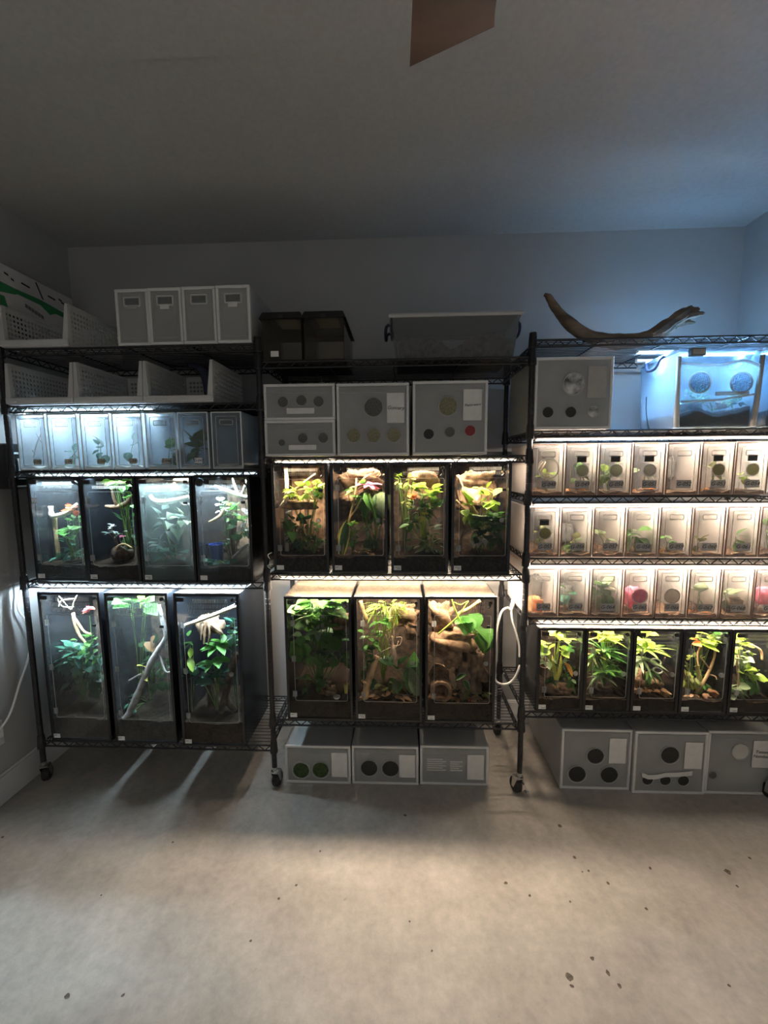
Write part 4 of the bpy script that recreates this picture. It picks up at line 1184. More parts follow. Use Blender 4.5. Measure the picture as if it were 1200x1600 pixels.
stick(T, 'long grey branch slanting across the middle tall terrarium', [(.10, .06, .145), (.20, .08, .20), (.42, .12, .36), (.62, .16, .52), (.82, .2, .64), (.94, .2, .72), (.90, .2, .82), (.86, .2, .92)], [.013, .015, .017, .016, .013, .010, .010, .008], 'branch_grey', seed=15, n=10, twigs=[([(.55, .14, .46), (.45, .12, .46), (.34, .12, .44), (.24, .12, .42)], [.007, .006, .005, .004]), ([(.80, .2, .62), (.88, .15, .49), (.97, .15, .48)], [.006, .005, .005])])
plant(T, 'green and yellow leaves behind the grey branch', [('lance', 'yellow', 2, (.52, .2, .50), (.03, .03, .02), 7, 'out'), ('ovate', 'dry', 4, (.68, .3, .68), (.08, .05, .05), 5, 'hang'), ('lance', 'teal', 6, (.20, .3, .28), (.12, .1, .06), 5, 'out'), ('ovate', 'dark', 14, (.70, .5, .55), (.25, .2, .18), 6, 'out')], (.6, .6), seed=14)
plant(T, 'broad light green leaves under the lid of the middle tall terrarium', [('ovate', 'fresh', 7, (.45, .4, .93), (.28, .2, .02), 9, 'out'), ('ovate', 'lime', 3, (.60, .3, .955), (.15, .1, .01), 6, 'out')], (.4, .7), seed=15)
T = TK['L53']
stick(T, 'pale beige branch crossing the upper part of the rightmost tall terrarium', [(.02, .10, .79), (.30, .12, .82), (.62, .15, .865), (.98, .18, .92)], [.009, .010, .011, .012], 'branch_pale', seed=16)
rock(T, 'shaggy brown root mass below the pale branch', (.54, .5, .80), (11, 7, 9), 'bark', 'root_mass', 'root', 7, .3)
stick(T, 'hanging brown rootlets below the root mass', [(.46, .3, .83), (.42, .3, .74), (.40, .3, .67)], [.007, .006, .004], 'bark', 'rootlet', 'root', 17, twigs=[([(.50, .3, .80), (.50, .28, .72), (.46, .28, .66)], [.006, .005, .004]), ([(.40, .3, .80), (.36, .28, .74), (.35, .28, .70)], [.005, .004, .003]), ([(.55, .3, .80), (.66, .28, .76), (.72, .28, .74)], [.006, .005, .003])])
plant(T, 'bright green umbrella plant in the rightmost tall terrarium', [('lance', 'fresh', 8, (.62, .25, .66), (.02, .02, .01), 9.5, 'rosette'), ('lance', 'fresh', 7, (.54, .22, .555), (.02, .02, .01), 10, 'rosette'), ('lance', 'green', 6, (.74, .35, .68), (.02, .02, .01), 8, 'spray'), ('ovate', 'teal', 8, (.50, .3, .47), (.28, .1, .03), 7, 'out')], (.55, .4), seed=16, stemr=.003)
plant(T, 'slender light green plant at the left of the rightmost tall terrarium', [('lance', 'fresh', 4, (.10, .2, .66), (.04, .05, .08), 6, 'out'), ('lance', 'lime', 3, (.14, .2, .62), (.03, .04, .06), 6, 'hang')], (.12, .3), seed=17)
plant(T, 'grey-green leaf cluster at the upper right of the rightmost tall terrarium', [('ovate', 'teal', 7, (.90, .3, .77), (.07, .1, .06), 5.5, 'out')], (.92, .5), seed=18)
for k, (lb, pts, rr) in enumerate((('dark curved wood slab at the lower right of the tallest right terrarium', [(.62, .3, .18), (.72, .3, .36), (.86, .25, .54), (.95, .25, .62)], [.016, .020, .022, .012]), ('leaning dark wood slab low in the rightmost tall terrarium', [(.88, .35, .18), (.74, .35, .30), (.62, .35, .44)], [.012, .016, .014]), ('upright dark stump low in the rightmost tall terrarium', [(.46, .45, .16), (.48, .45, .30), (.46, .45, .42)], [.022, .020, .014]))):
    stick(T, lb, pts, rr, 'bark_dark', 'wood_piece', 'wood', 18 + k)
# middle shelf, short
T = TK['C31']
rock(T, 'horizontal cork ledge across the first middle terrarium', (.50, .45, .625), (16, 14, 4.5), 'cork', 'cork_ledge', 'cork', 9, .14)
stick(T, 'upright pale stake at the left of the first middle terrarium', [(.20, .3, .17), (.21, .3, .55), (.24, .3, .82), (.23, .3, .96)], [.010, .011, .010, .009], 'branch_pale', 'stake', 'stake', 20, twigs=[([(.22, .25, .68), (.14, .2, .64), (.06, .2, .61)], [.006, .005, .004]), ([(.24, .25, .72), (.50, .25, .80), (.80, .25, .90)], [.004, .004, .003])])
plant(T, 'lime plants growing on the cork ledge', [('ovate', 'lime', 9, (.45, .25, .73), (.20, .1, .03), 5, 'out'), ('heart', 'lime', 9, (.72, .25, .77), (.18, .1, .05), 5.2, 'out'), ('ovate', 'fresh', 4, (.85, .25, .72), (.10, .1, .04), 4.4, 'out')], (.6, .5), stem='stem_lime', seed=19)
plant(T, 'dark ivy below the cork ledge', [('arrow', 'dark', 14, (.45, .3, .38), (.26, .15, .12), 6, 'out'), ('arrow', 'green', 6, (.35, .2, .44), (.14, .1, .07), 5, 'hang'), ('ovate', 'dark', 8, (.6, .3, .24), (.3, .15, .04), 5, 'out')], (.5, .4), seed=20)
plant(T, 'small fresh sprouts at the lower right of the first middle terrarium', [('round', 'fresh', 4, (.80, .15, .42), (.05, .05, .03), 3, 'out'), ('lance', 'green', 6, (.72, .15, .29), (.2, .05, .02), 5.5, 'out'), ('round', 'white', 1, (.26, .15, .54), (.01, .01, .01), 3.4, 'out')], (.75, .2), seed=21)
T = TK['C32']
rock(T, 'brown cork slab behind the pink bromeliad, second middle terrarium', (.42, .85, .78), (20, 3, 15), 'cork', 'cork_piece', 'cork', 33)  # slab added so the dark back looks lit towards the top
plant(T, 'snake plant with yellow leaf edges in the second middle terrarium', [('sword', 'dark', 1, (.13, .12, .17), (.01, .01, 0), 22, 'up', 'yellow'), ('sword', 'dark', 1, (.17, .18, .17), (.01, .01, 0), 15, 'up', 'yellow')], (.13, .14), name='snake_plant', seed=22)
stick(T, 'tan twig rising diagonally in the second middle terrarium', [(.14, .10, .16), (.22, .12, .36), (.33, .18, .55), (.42, .22, .72), (.45, .25, .86)], [.005, .005, .006, .005, .004], 'branch_tan', seed=23, twigs=[([(.30, .16, .50), (.42, .14, .58), (.55, .14, .68)], [.004, .004, .003]), ([(.37, .2, .63), (.30, .2, .68), (.28, .2, .73)], [.003, .003, .002]), ([(.40, .2, .68), (.36, .2, .73), (.35, .2, .78)], [.003, .003, .002]), ([(.44, .24, .78), (.60, .24, .86), (.74, .24, .90)], [.004, .004, .003])])
plant(T, 'pink bromeliad in the upper right of the second middle terrarium', [('lance', 'pink', 11, (.68, .28, .80), (.02, .02, .02), 6.5, 'rosette'), ('lance', 'green', 6, (.52, .3, .77), (.14, .1, .03), 7.5, 'out')], (.7, .6), name='bromeliad', seed=24)
plant(T, 'large drooping green leaves at the right of the second middle terrarium', [('ovate', 'green', 2, (.72, .18, .74), (.04, .03, .02), 15, 'hang'), ('ovate', 'dark', 3, (.80, .3, .70), (.08, .1, .05), 13, 'hang'), ('ovate', 'sage', 2, (.92, .15, .72), (.03, .03, .02), 10, 'hang'), ('lance', 'green', 3, (.52, .3, .66), (.08, .1, .04), 7, 'out')], (.85, .5), seed=25)
plant(T, 'small-leaved fresh green bush, second middle terrarium', [('round', 'fresh', 13, (.36, .15, .37), (.10, .1, .10), 2.4, 'out'), ('round', 'lime', 4, (.38, .12, .42), (.06, .05, .04), 2.4, 'out')], (.36, .2), seed=26)
plant(T, 'dark shrub at the lower right of the second middle terrarium', [('lance', 'dark', 16, (.76, .3, .40), (.18, .15, .13), 5, 'out'), ('lance', 'olive', 5, (.70, .2, .45), (.16, .05, .05), 4.6, 'out'), ('lance', 'dry', 5, (.55, .15, .20), (.2, .05, .02), 5, 'out')], (.75, .4), seed=27)
T = TK['C33']
rock(T, 'orange cork slab behind the lime vine of the third middle terrarium', (.62, .85, .80), (16, 3, 12), 'cork', 'cork_piece', 'cork', 31)  # added lighter slab, gives the dark back its bright upper half
plant(T, 'lime fern at the upper left of the third middle terrarium', [('lance', 'lime', 14, (.22, .4, .83), (.18, .15, .05), 4, 'out'), ('ovate', 'olive', 8, (.25, .4, .68), (.18, .15, .08), 3.6, 'out')], (.2, .6), seed=28)
plant(T, 'lime heart-leaved vine in the third middle terrarium', [('heart', 'lime', 7, (.68, .25, .72), (.18, .1, .05), 7, 'out'), ('heart', 'fresh', 3, (.80, .25, .66), (.08, .1, .04), 6, 'out'), ('lance', 'green', 14, (.52, .2, .58), (.18, .08, .05), 6, 'out'), ('ovate', 'yellow', 2, (.56, .15, .52), (.03, .02, .02), 4, 'out'), ('lance', 'green', 5, (.38, .15, .47), (.08, .05, .03), 6.5, 'out')], (.6, .5), stem='stem_lime', seed=29)
plant(T, 'orange flower in the third middle terrarium', [('ovate', 'orange', 6, (.35, .16, .70), (.02, .02, .02), 3.2, 'rosette')], (.35, .4), seed=30)
stick(T, 'thin pale hanging roots in the third middle terrarium', [(.66, .12, .52), (.67, .12, .42), (.70, .12, .34), (.68, .12, .26)], [.002, .002, .002, .0015], 'branch_pale', 'root', 'root', 24, twigs=[([(.28, .12, .56), (.30, .12, .49), (.36, .12, .47)], [.0025, .0025, .002]), ([(.22, .12, .38), (.21, .12, .28), (.22, .12, .18)], [.002, .002, .002])])
plant(T, 'grey-green fern low at the right of the third middle terrarium', [('lance', 'sage', 10, (.70, .2, .24), (.20, .08, .05), 6, 'out'), ('lance', 'dark', 12, (.55, .35, .33), (.35, .15, .10), 6, 'out')], (.7, .3), seed=31)
T = TK['C34']
rock(T, 'reddish cork slab behind the broad lime leaves, fourth middle terrarium', (.55, .85, .74), (19, 3, 17), 'cork', 'cork_piece', 'cork', 32)  # light fade on the back built as an added bright slab
stick(T, 'tan branch leaning at the left of the fourth middle terrarium', [(.06, .2, .88), (.18, .22, .74), (.30, .25, .62), (.42, .3, .53)], [.007, .008, .010, .012], 'branch_tan', seed=26, twigs=[([(.04, .2, .66), (.16, .2, .60), (.26, .2, .56)], [.005, .006, .006]), ([(.40, .3, .74), (.55, .28, .76), (.72, .28, .72)], [.003, .003, .003])])
plant(T, 'broad lime leaves of the climbing plant in the fourth middle terrarium', [('heart', 'lime', 2, (.30, .22, .77), (.03, .03, .03), 8, 'out'), ('heart', 'lime', 4, (.68, .2, .66), (.10, .06, .05), 7.5, 'out'), ('ovate', 'lime', 5, (.26, .18, .58), (.10, .05, .06), 5.5, 'out'), ('heart', 'pale', 3, (.46, .14, .50), (.12, .04, .02), 7.5, 'out'), ('heart', 'fresh', 5, (.62, .2, .48), (.16, .08, .04), 6.5, 'out'), ('lance', 'lime', 4, (.58, .3, .74), (.12, .1, .03), 5, 'out')], (.5, .5), stem='stem_lime', seed=32)
plant(T, 'dark green bush at the right of the fourth middle terrarium', [('ovate', 'dark', 18, (.70, .3, .40), (.24, .2, .09), 6.5, 'out'), ('ovate', 'green', 8, (.82, .2, .47), (.14, .1, .06), 6, 'out')], (.7, .5), seed=33)
plant(T, 'white variegated leaves low in the fourth middle terrarium', [('arrow', 'white', 5, (.46, .15, .31), (.16, .04, .02), 4.2, 'hang')], (.5, .2), seed=34)
stick(T, 'arched brown root low at the left of the fourth middle terrarium', [(.14, .15, .18), (.15, .15, .32), (.24, .15, .39), (.34, .15, .40)], [.006, .006, .005, .003], 'bark', 'root', 'root', 28)
# middle, tall
T = TK['C41']
plant(T, 'huge green leaves under the lid of the first tall middle terrarium', [('ovate', 'green', 7, (.50, .3, .90), (.32, .2, .05), 17, 'out'), ('ovate', 'fresh', 4, (.45, .25, .92), (.3, .1, .03), 14, 'out'), ('ovate', 'sage', 3, (.30, .2, .82), (.2, .1, .03), 12, 'out')], (.5, .6), seed=35, stemr=.003)
plant(T, 'umbrella plant in the middle of the first tall terrarium, middle rack', [('ovate', 'green', 9, (.50, .2, .72), (.26, .1, .06), 9, 'out'), ('ovate', 'fresh', 2, (.55, .15, .79), (.05, .04, .02), 8, 'out'), ('lance', 'pale', 5, (.48, .15, .70), (.02, .02, .02), 7, 'rosette'), ('ovate', 'green', 5, (.14, .2, .62), (.10, .1, .06), 7, 'hang'), ('ovate', 'dark', 12, (.5, .4, .58), (.38, .2, .10), 9, 'out')], (.48, .45), seed=36, stemr=.0025)
pf = thing('palm_frond', 'feathery palm frond left of centre in the first tall middle terrarium', 'plant', T.p(.30, .15, .42))
b0 = T.p(.30, .15, .42)
MB().tube([Vector((-.002, 0, -.20)), Vector((-.01, 0, -.06)), Vector((.0, 0, .045)), Vector((.03, -.01, .06)), Vector((.085, -.02, .035))], .0015, 5).build('rachis', M['stem_green'], pf)
for k in range(11):
    f = k / 10
    q = Vector((-.005 + .09 * f, -.012 * f, .050 + .018 * math.sin(f * 3) - .012 * f))
    inst('leaflet', leaf('blade', 'green'), pf, mw=orient(q, (-.25 + .7 * f, -.2, -1.1 + .5 * f), .055 - .018 * abs(f - .4), .3, 1.4))
    inst('leaflet', leaf('blade', 'fresh'), pf, mw=orient(q, (.1 + .5 * f, -.1, .5), .022, .3, 1.4))
plant(T, 'small vine with heart leaves low in the first tall middle terrarium', [('heart', 'green', 7, (.38, .15, .30), (.22, .05, .05), 4.5, 'out'), ('ovate', 'green', 6, (.80, .2, .50), (.16, .1, .05), 7, 'out')], (.5, .2), seed=37)
rock(T, 'brown cork round at the upper right of the first tall middle terrarium', (.86, .3, .80), (8.5, 7, 6.5), 'cork', 'cork_round', 'cork', 11)
rock(T, 'small brown stump low in the first tall middle terrarium', (.62, .25, .21), (8, 7, 6.5), 'bark', 'stump', 'wood', 12)
cup(T, 'small yellow feeding cup at the lower right of the first tall middle terrarium', (.93, .12, .22), .012, .045, 'leaf_yellow', 'feeding_cup')
cup(T, 'tiny white ring dish on the soil of the first tall middle terrarium', (.77, .06, .175), .016, .008, 'cup_white', 'dish', 'dish')
T = TK['C42']
rock(T, 'rolled cork bark along the top right of the second tall middle terrarium', (.76, .55, .86), (14, 9, 9), 'cork', 'cork_roll', 'cork', 13, .28)
rock(T, 'shaggy cork chunk hanging at the right of the second tall middle terrarium', (.90, .45, .74), (6, 7, 8), 'bark', 'cork_chunk', 'cork', 14, .3)
stick(T, 'short pale branch at the upper left of the second tall middle terrarium', [(.06, .3, .96), (.10, .28, .88), (.16, .28, .81)], [.010, .011, .009], 'branch_tan', seed=30)
plant(T, 'lime grass tuft hanging from the top of the second tall middle terrarium', [('blade', 'lime', 20, (.45, .25, .90), (.18, .1, .04), 9, 'out'), ('lance', 'lime', 5, (.55, .25, .93), (.15, .1, .02), 7, 'out'), ('ovate', 'fresh', 3, (.40, .2, .80), (.12, .05, .02), 7, 'out')], (.4, .6), stem='stem_lime', seed=38)
stick(T, 'thick brown stick leaning low at the left of the second tall middle terrarium', [(.10, .06, .15), (.14, .10, .27), (.21, .15, .38), (.31, .2, .52)], [.020, .018, .017, .014], 'branch_tan', seed=31, n=10, twigs=[([(.15, .08, .30), (.09, .08, .31), (.06, .08, .33)], [.008, .006, .005])])
plant(T, 'feathery green foliage at the left of the second tall middle terrarium', [('lance', 'green', 12, (.17, .25, .66), (.14, .1, .05), 6, 'out'), ('ovate', 'dark', 8, (.15, .3, .46), (.12, .15, .12), 7, 'out')], (.15, .4), seed=39)
plant(T, 'large dark leaf leaning at the right of the second tall middle terrarium', [('lance', 'green', 1, (.88, .14, .22), (.01, .01, .01), 24, 'up'), ('ovate', 'dark', 5, (.75, .3, .38), (.16, .1, .10), 11, 'out'), ('lance', 'sage', 3, (.95, .1, .22), (.03, .03, .02), 12, 'up')], (.88, .2), seed=40)
plant(T, 'trailing leaf litter low in the second tall middle terrarium', [('lance', 'dry', 12, (.5, .1, .19), (.40, .06, .015), 5.5, 'out'), ('lance', 'olive', 6, (.6, .15, .27), (.3, .05, .04), 5, 'out')], (.5, .2), stem='stem_brown', seed=41)
# the insect hanging in the second tall terrarium
bp = T.p(.56, .07, .60)
bug = thing('stick_insect', 'brown spiny stick insect hanging head-up from stems in the second tall middle terrarium', 'insect', bp)
bd = [(.020, 0, -.100), (.019, 0, -.092), (.016, 0, -.075), (.011, 0, -.050), (.006, 0, -.025), (.003, 0, -.008), (.001, 0, .005), (0, 0, .020), (-.001, 0, .032), (-.001, 0, .040), (-.001, 0, .047), (-.001, 0, .053)]
MB().tube(bd, [.002, .006, .0105, .0125, .0125, .0115, .008, .007, .0055, .005, .0065, .003], 10).build('body', M['bug'], bug, smooth=True)
for pts in ([(-.003, 0, .006), (-.020, -.006, .012), (-.018, -.010, .030), (-.030, -.004, .062)], [(.003, 0, .006), (.026, -.006, .008), (.040, -.008, .018), (.046, -.004, .048), (.020, 0, .046)],
            [(-.003, 0, .026), (-.014, -.006, .045), (-.016, -.004, .075)], [(.003, 0, .026), (.010, -.006, .050), (.006, -.004, .085), (.010, 0, .115)],
            [(-.002, 0, -.002), (-.030, -.008, -.012), (-.060, -.008, -.028), (-.080, -.006, -.042)], [(.003, 0, -.002), (.020, -.010, .004), (.030, -.004, .030)]):
    MB().tube(smoothpath(pts, 3), .0019, 5).build('leg', M['bug'], bug, smooth=True)
for s in (-1, 1):
    MB().tube([(s * .002, 0, .052), (s * .006, -.004, .066), (s * .010, -.004, .080)], .0008, 4).build('antenna', M['bug'], bug)
stick(T, 'thin lime stems the stick insect holds on to', [(.30, .12, .58), (.42, .1, .70), (.48, .12, .80), (.45, .15, .95)], [.003, .003, .003, .002], 'stem_lime', 'stem', 'stem', 33, twigs=[([(.46, .1, .72), (.58, .1, .76), (.62, .1, .82)], [.003, .003, .002])])
T = TK['C43']
rock(T, 'hollow cork tube piece at the upper left of the third tall middle terrarium', (.20, .4, .84), (11, 9, 12), 'cork', 'cork_tube', 'cork', 15, .26)
rock(T, 'big cork bark chunk across the middle of the third tall terrarium', (.34, .3, .64), (21, 13, 11.5), 'cork', 'cork_bark', 'cork', 16, .2)
rock(T, 'dark bark slab at the right centre of the third tall terrarium', (.72, .4, .42), (14, 11, 19), 'bark', 'bark_piece', 'bark', 17, .25)
rock(T, 'tapering cork wedge below the big chunk, third tall terrarium', (.38, .25, .52), (8, 7, 9), 'cork', 'cork_wedge', 'cork', 18, .2)
lt = thing('cork_log', 'hollow cork log lying on the litter at the lower left, third tall terrarium', 'cork', T.p(.20, .22, .30))
lg = MB()
for (ro, sgn) in ((.048, 1),):
    vs, fs = [], []
    rr = random.Random(4)
    n, m = 16, 8
    for j in range(m + 1):
        yy = -.055 + .13 * j / m
        for i in range(n):
            a = 2 * pi * i / n
            k = ro * rr.uniform(.92, 1.08)
            vs.append((k * 1.05 * math.cos(a), yy, k * 1.2 * math.sin(a) + .2 * yy))
    for j in range(m + 1):
        yy = -.055 + .13 * j / m
        for i in range(n):
            a = 2 * pi * i / n
            vs.append((ro * .72 * math.cos(a), yy, ro * .85 * math.sin(a) + .2 * yy))
    o2 = (m + 1) * n
    for j in range(m):
        for i in range(n):
            i2 = (i + 1) % n
            fs += [(j * n + i, j * n + i2, (j + 1) * n + i2, (j + 1) * n + i), (o2 + (j + 1) * n + i, o2 + (j + 1) * n + i2, o2 + j * n + i2, o2 + j * n + i)]
    for i in range(n):
        i2 = (i + 1) % n
        fs += [(i2, i, o2 + i, o2 + i2), (m * n + i, m * n + i2, o2 + m * n + i2, o2 + m * n + i)]
    lg.add(vs, fs)
lg.build('log_shell', M['cork'], lt)
plant(T, 'green vine with broad leaves at the upper right of the third tall terrarium', [('heart', 'fresh', 3, (.66, .2, .85), (.08, .06, .04), 8, 'hang'), ('heart', 'green', 4, (.86, .15, .71), (.07, .05, .05), 8.5, 'hang'), ('heart', 'fresh', 2, (.60, .15, .76), (.05, .04, .03), 6, 'out')], (.75, .6), stem='stem_lime', seed=42)
stick(T, 'crossing lime vine stems in the third tall terrarium', [(.16, .12, .70), (.34, .12, .78), (.46, .12, .84), (.62, .12, .96)], [.004, .004, .004, .003], 'stem_lime', 'vine', 'vine', 35, twigs=[([(.36, .12, .98), (.42, .1, .89), (.52, .1, .79), (.66, .1, .72), (.78, .1, .70)], [.003, .004, .004, .004, .003]), ([(.40, .12, .95), (.50, .12, .93), (.60, .12, .96)], [.003, .003, .002])])
stick(T, 'pale branch at the top right of the third tall terrarium', [(.45, .2, .86), (.62, .2, .90), (.80, .22, .965)], [.006, .008, .009], 'branch_tan', seed=36)
for k, (c, dr_) in enumerate((((.44, .08, .34), (.7, -.3, 1.0)), ((.56, .08, .335), (.85, -.3, -1.0)))):
    r_ = plant(T, ('pale striped leaf pointing up right in the third tall terrarium', 'pale striped leaf pointing down right in the third tall terrarium')[k], [], (c[0], c[1]), name='striped_leaf', seed=43 + k)
    q = T.p(*c) - Vector(r_.location)
    inst('leaf', leaf('lance', 'green', 'pale'), r_, mw=orient(q, dr_, .062, .4, 1.3))
    MB().tube([(0, 0, -.004), q * .5, q], .0015, 4).build('stem', M['stem_green'], r_)
plant(T, 'orange-brown leaf litter on the soil of the third tall terrarium', [('ovate', 'dry', 18, (.40, .15, .195), (.42, .10, .012), 5, 'out'), ('ovate', 'red', 2, (.72, .1, .19), (.06, .04, .01), 4, 'out'), ('ovate', 'orange', 2, (.30, .1, .20), (.08, .04, .01), 4, 'out'), ('lance', 'olive', 7, (.80, .15, .24), (.16, .08, .03), 5, 'out')], (.5, .3), name='leaf_litter', cat='leaves', stem='stem_brown', seed=45)
# right rack terrariums
T = TK['R1']
plant(T, 'broad lime foliage in the first right terrarium', [('heart', 'lime', 9, (.38, .25, .78), (.32, .12, .08), 6.2, 'out'), ('ovate', 'lime', 4, (.55, .25, .94), (.2, .1, .02), 5, 'out'), ('heart', 'fresh', 3, (.82, .25, .77), (.08, .1, .05), 4.6, 'out'), ('ovate', 'sage', 5, (.16, .25, .62), (.12, .1, .05), 5, 'out')], (.4, .5), stem='stem_lime', seed=50)
plant(T, 'orange-edged leaves in the middle of the first right terrarium', [('lance', 'orange', 2, (.62, .12, .58), (.05, .02, .02), 6, 'hang', 'yellow'), ('blade', 'yellow', 2, (.45, .10, .36), (.03, .02, .02), 12, 'up')], (.42, .2), seed=51)
plant(T, 'dark green ferny growth at the right of the first right terrarium', [('lance', 'green', 12, (.82, .25, .42), (.12, .1, .12), 5, 'out'), ('ovate', 'dark', 9, (.35, .35, .48), (.22, .15, .10), 5.5, 'out')], (.75, .4), seed=52)
rock(T, 'small brown bark pieces on the soil of the first right terrarium', (.62, .2, .245), (8, 6, 3.5), 'bark', 'bark_piece', 'bark', 19, .3)
cup(T, 'small clear-rimmed brown cup on the left wall of the first right terrarium', (.12, .12, .43), .020, .045, 'stem_brown', 'feeding_cup')
T = TK['R2']
plant(T, 'spiky dracaena in the second right terrarium', [('blade', 'fresh', 16, (.42, .3, .70), (.02, .02, .01), 11, 'spray'), ('blade', 'lime', 10, (.42, .25, .86), (.05, .03, .01), 9, 'spray'), ('blade', 'green', 16, (.50, .25, .46), (.03, .02, .01), 10, 'spray'), ('blade', 'olive', 12, (.18, .25, .66), (.08, .05, .06), 8, 'out'), ('lance', 'green', 10, (.68, .3, .60), (.18, .1, .10), 6, 'out'), ('blade', 'sage', 8, (.35, .2, .42), (.05, .03, .02), 7, 'rosette')], (.45, .4), seed=53)
plant(T, 'golden foliage under the lid of the second right terrarium', [('ovate', 'yellow', 5, (.38, .4, .92), (.12, .1, .02), 5, 'out'), ('lance', 'lime', 9, (.65, .35, .90), (.2, .1, .03), 5.5, 'out')], (.4, .7), stem='stem_lime', seed=54)
rock(T, 'dark bark lump on the soil of the second right terrarium', (.40, .3, .25), (9, 7, 4), 'bark_dark', 'bark_lump', 'bark', 20)
T = TK['R3']
plant(T, 'arching spider plant in the third right terrarium', [('blade', 'lime', 16, (.24, .25, .72), (.03, .03, .02), 10, 'spray'), ('blade', 'sage', 14, (.22, .25, .62), (.03, .03, .02), 10, 'rosette'), ('ovate', 'lime', 6, (.22, .3, .88), (.18, .1, .04), 5, 'out'), ('blade', 'green', 8, (.40, .2, .48), (.06, .03, .02), 8, 'out')], (.25, .45), seed=55)
for k, (c, r_) in enumerate((((.52, .2, .60), .020), ((.58, .2, .50), .018))):
    q = T.p(*c)
    tag(MB().tube([(r_ * 1.15 * math.cos(2 * pi * i / 18), r_ * .5 * math.sin(2 * pi * i / 18), r_ * .55 * math.sin(2 * pi * i / 18)) for i in range(18)], .0035, 6, closed=True).build('cup_ring', M['cup_white'], None, q, smooth=True),
        ('upper white ring in the third right terrarium', 'lower white ring in the third right terrarium')[k], 'ring')
rock(T, 'brown leaf-strewn bank at the lower left of the third right terrarium', (.35, .5, .33), (15, 15, 11), 'litter', 'litter_bank', 'leaf litter', 21, .2)
plant(T, 'brown dried leaves on the floor of the third right terrarium', [('ovate', 'dry', 22, (.48, .15, .24), (.44, .1, .035), 4, 'out')], (.5, .3), name='leaf_litter', cat='leaves', stem='stem_brown', seed=56)
stick(T, 'dark twig at the right of the third right terrarium', [(.62, .25, .25), (.66, .25, .45), (.76, .25, .66)], [.004, .004, .003], 'bark_dark', seed=40)
T = TK['R4']
stick(T, 'forked tan branch in the fourth right terrarium', [(.36, .2, .22), (.52, .2, .36), (.66, .2, .52), (.74, .2, .66), (.74, .2, .78)], [.006, .007, .006, .005, .004], 'branch_tan', seed=41, twigs=[([(.66, .2, .52), (.52, .18, .60), (.42, .18, .66)], [.004, .003, .003]), ([(.40, .2, .22), (.39, .18, .50), (.34, .18, .68), (.40, .18, .80)], [.005, .005, .004, .003]), ([(.66, .2, .46), (.80, .15, .44), (.98, .12, .40)], [.003, .003, .002])])
plant(T, 'lime leaf canopy at the top of the fourth right terrarium', [('ovate', 'lime', 7, (.55, .3, .90), (.30, .12, .04), 7, 'out'), ('lance', 'lime', 1, (.45, .16, .80), (.01, .01, .01), 7.5, 'out'), ('ovate', 'fresh', 3, (.80, .3, .93), (.12, .1, .02), 5, 'out'), ('ovate', 'orange', 2, (.18, .3, .84), (.05, .05, .03), 4.5, 'out')], (.4, .6), stem='stem_lime', seed=57)
plant(T, 'olive undergrowth at the left of the fourth right terrarium', [('lance', 'olive', 14, (.22, .3, .50), (.16, .15, .16), 5.5, 'out'), ('blade', 'olive', 12, (.35, .25, .28), (.2, .1, .05), 8, 'up'), ('lance', 'green', 7, (.55, .3, .38), (.2, .1, .08), 6, 'out')], (.3, .45), seed=58)
plant(T, 'pinkish dried flower on the soil of the fourth right terrarium', [('ovate', 'dry', 7, (.80, .12, .26), (.04, .03, .02), 3, 'rosette'), ('lance', 'dry', 8, (.5, .1, .21), (.3, .06, .01), 4, 'out')], (.8, .15), stem='stem_brown', seed=59)
T = TK['R5']
plant(T, 'leafy stems at the left of the fifth right terrarium', [('ovate', 'lime', 7, (.18, .3, .80), (.16, .12, .08), 5.5, 'out'), ('ovate', 'sage', 7, (.26, .3, .66), (.16, .12, .06), 6, 'out'), ('ovate', 'lime', 7, (.40, .2, .48), (.2, .1, .06), 6, 'out'), ('round', 'sage', 6, (.16, .12, .28), (.12, .05, .05), 5, 'out'), ('blade', 'green', 16, (.55, .2, .22), (.3, .1, .02), 7, 'up')], (.25, .45), seed=60)
stick(T, 'curved tan stem at the left of the fifth right terrarium', [(.20, .15, .20), (.21, .15, .40), (.14, .15, .56), (.13, .15, .70)], [.004, .005, .004, .003], 'branch_tan', seed=42)
stick(T, 'pale twig across the top of the fifth right terrarium', [(.40, .2, .82), (.65, .2, .75), (.95, .2, .64)], [.004, .005, .005], 'branch_tan', seed=43)

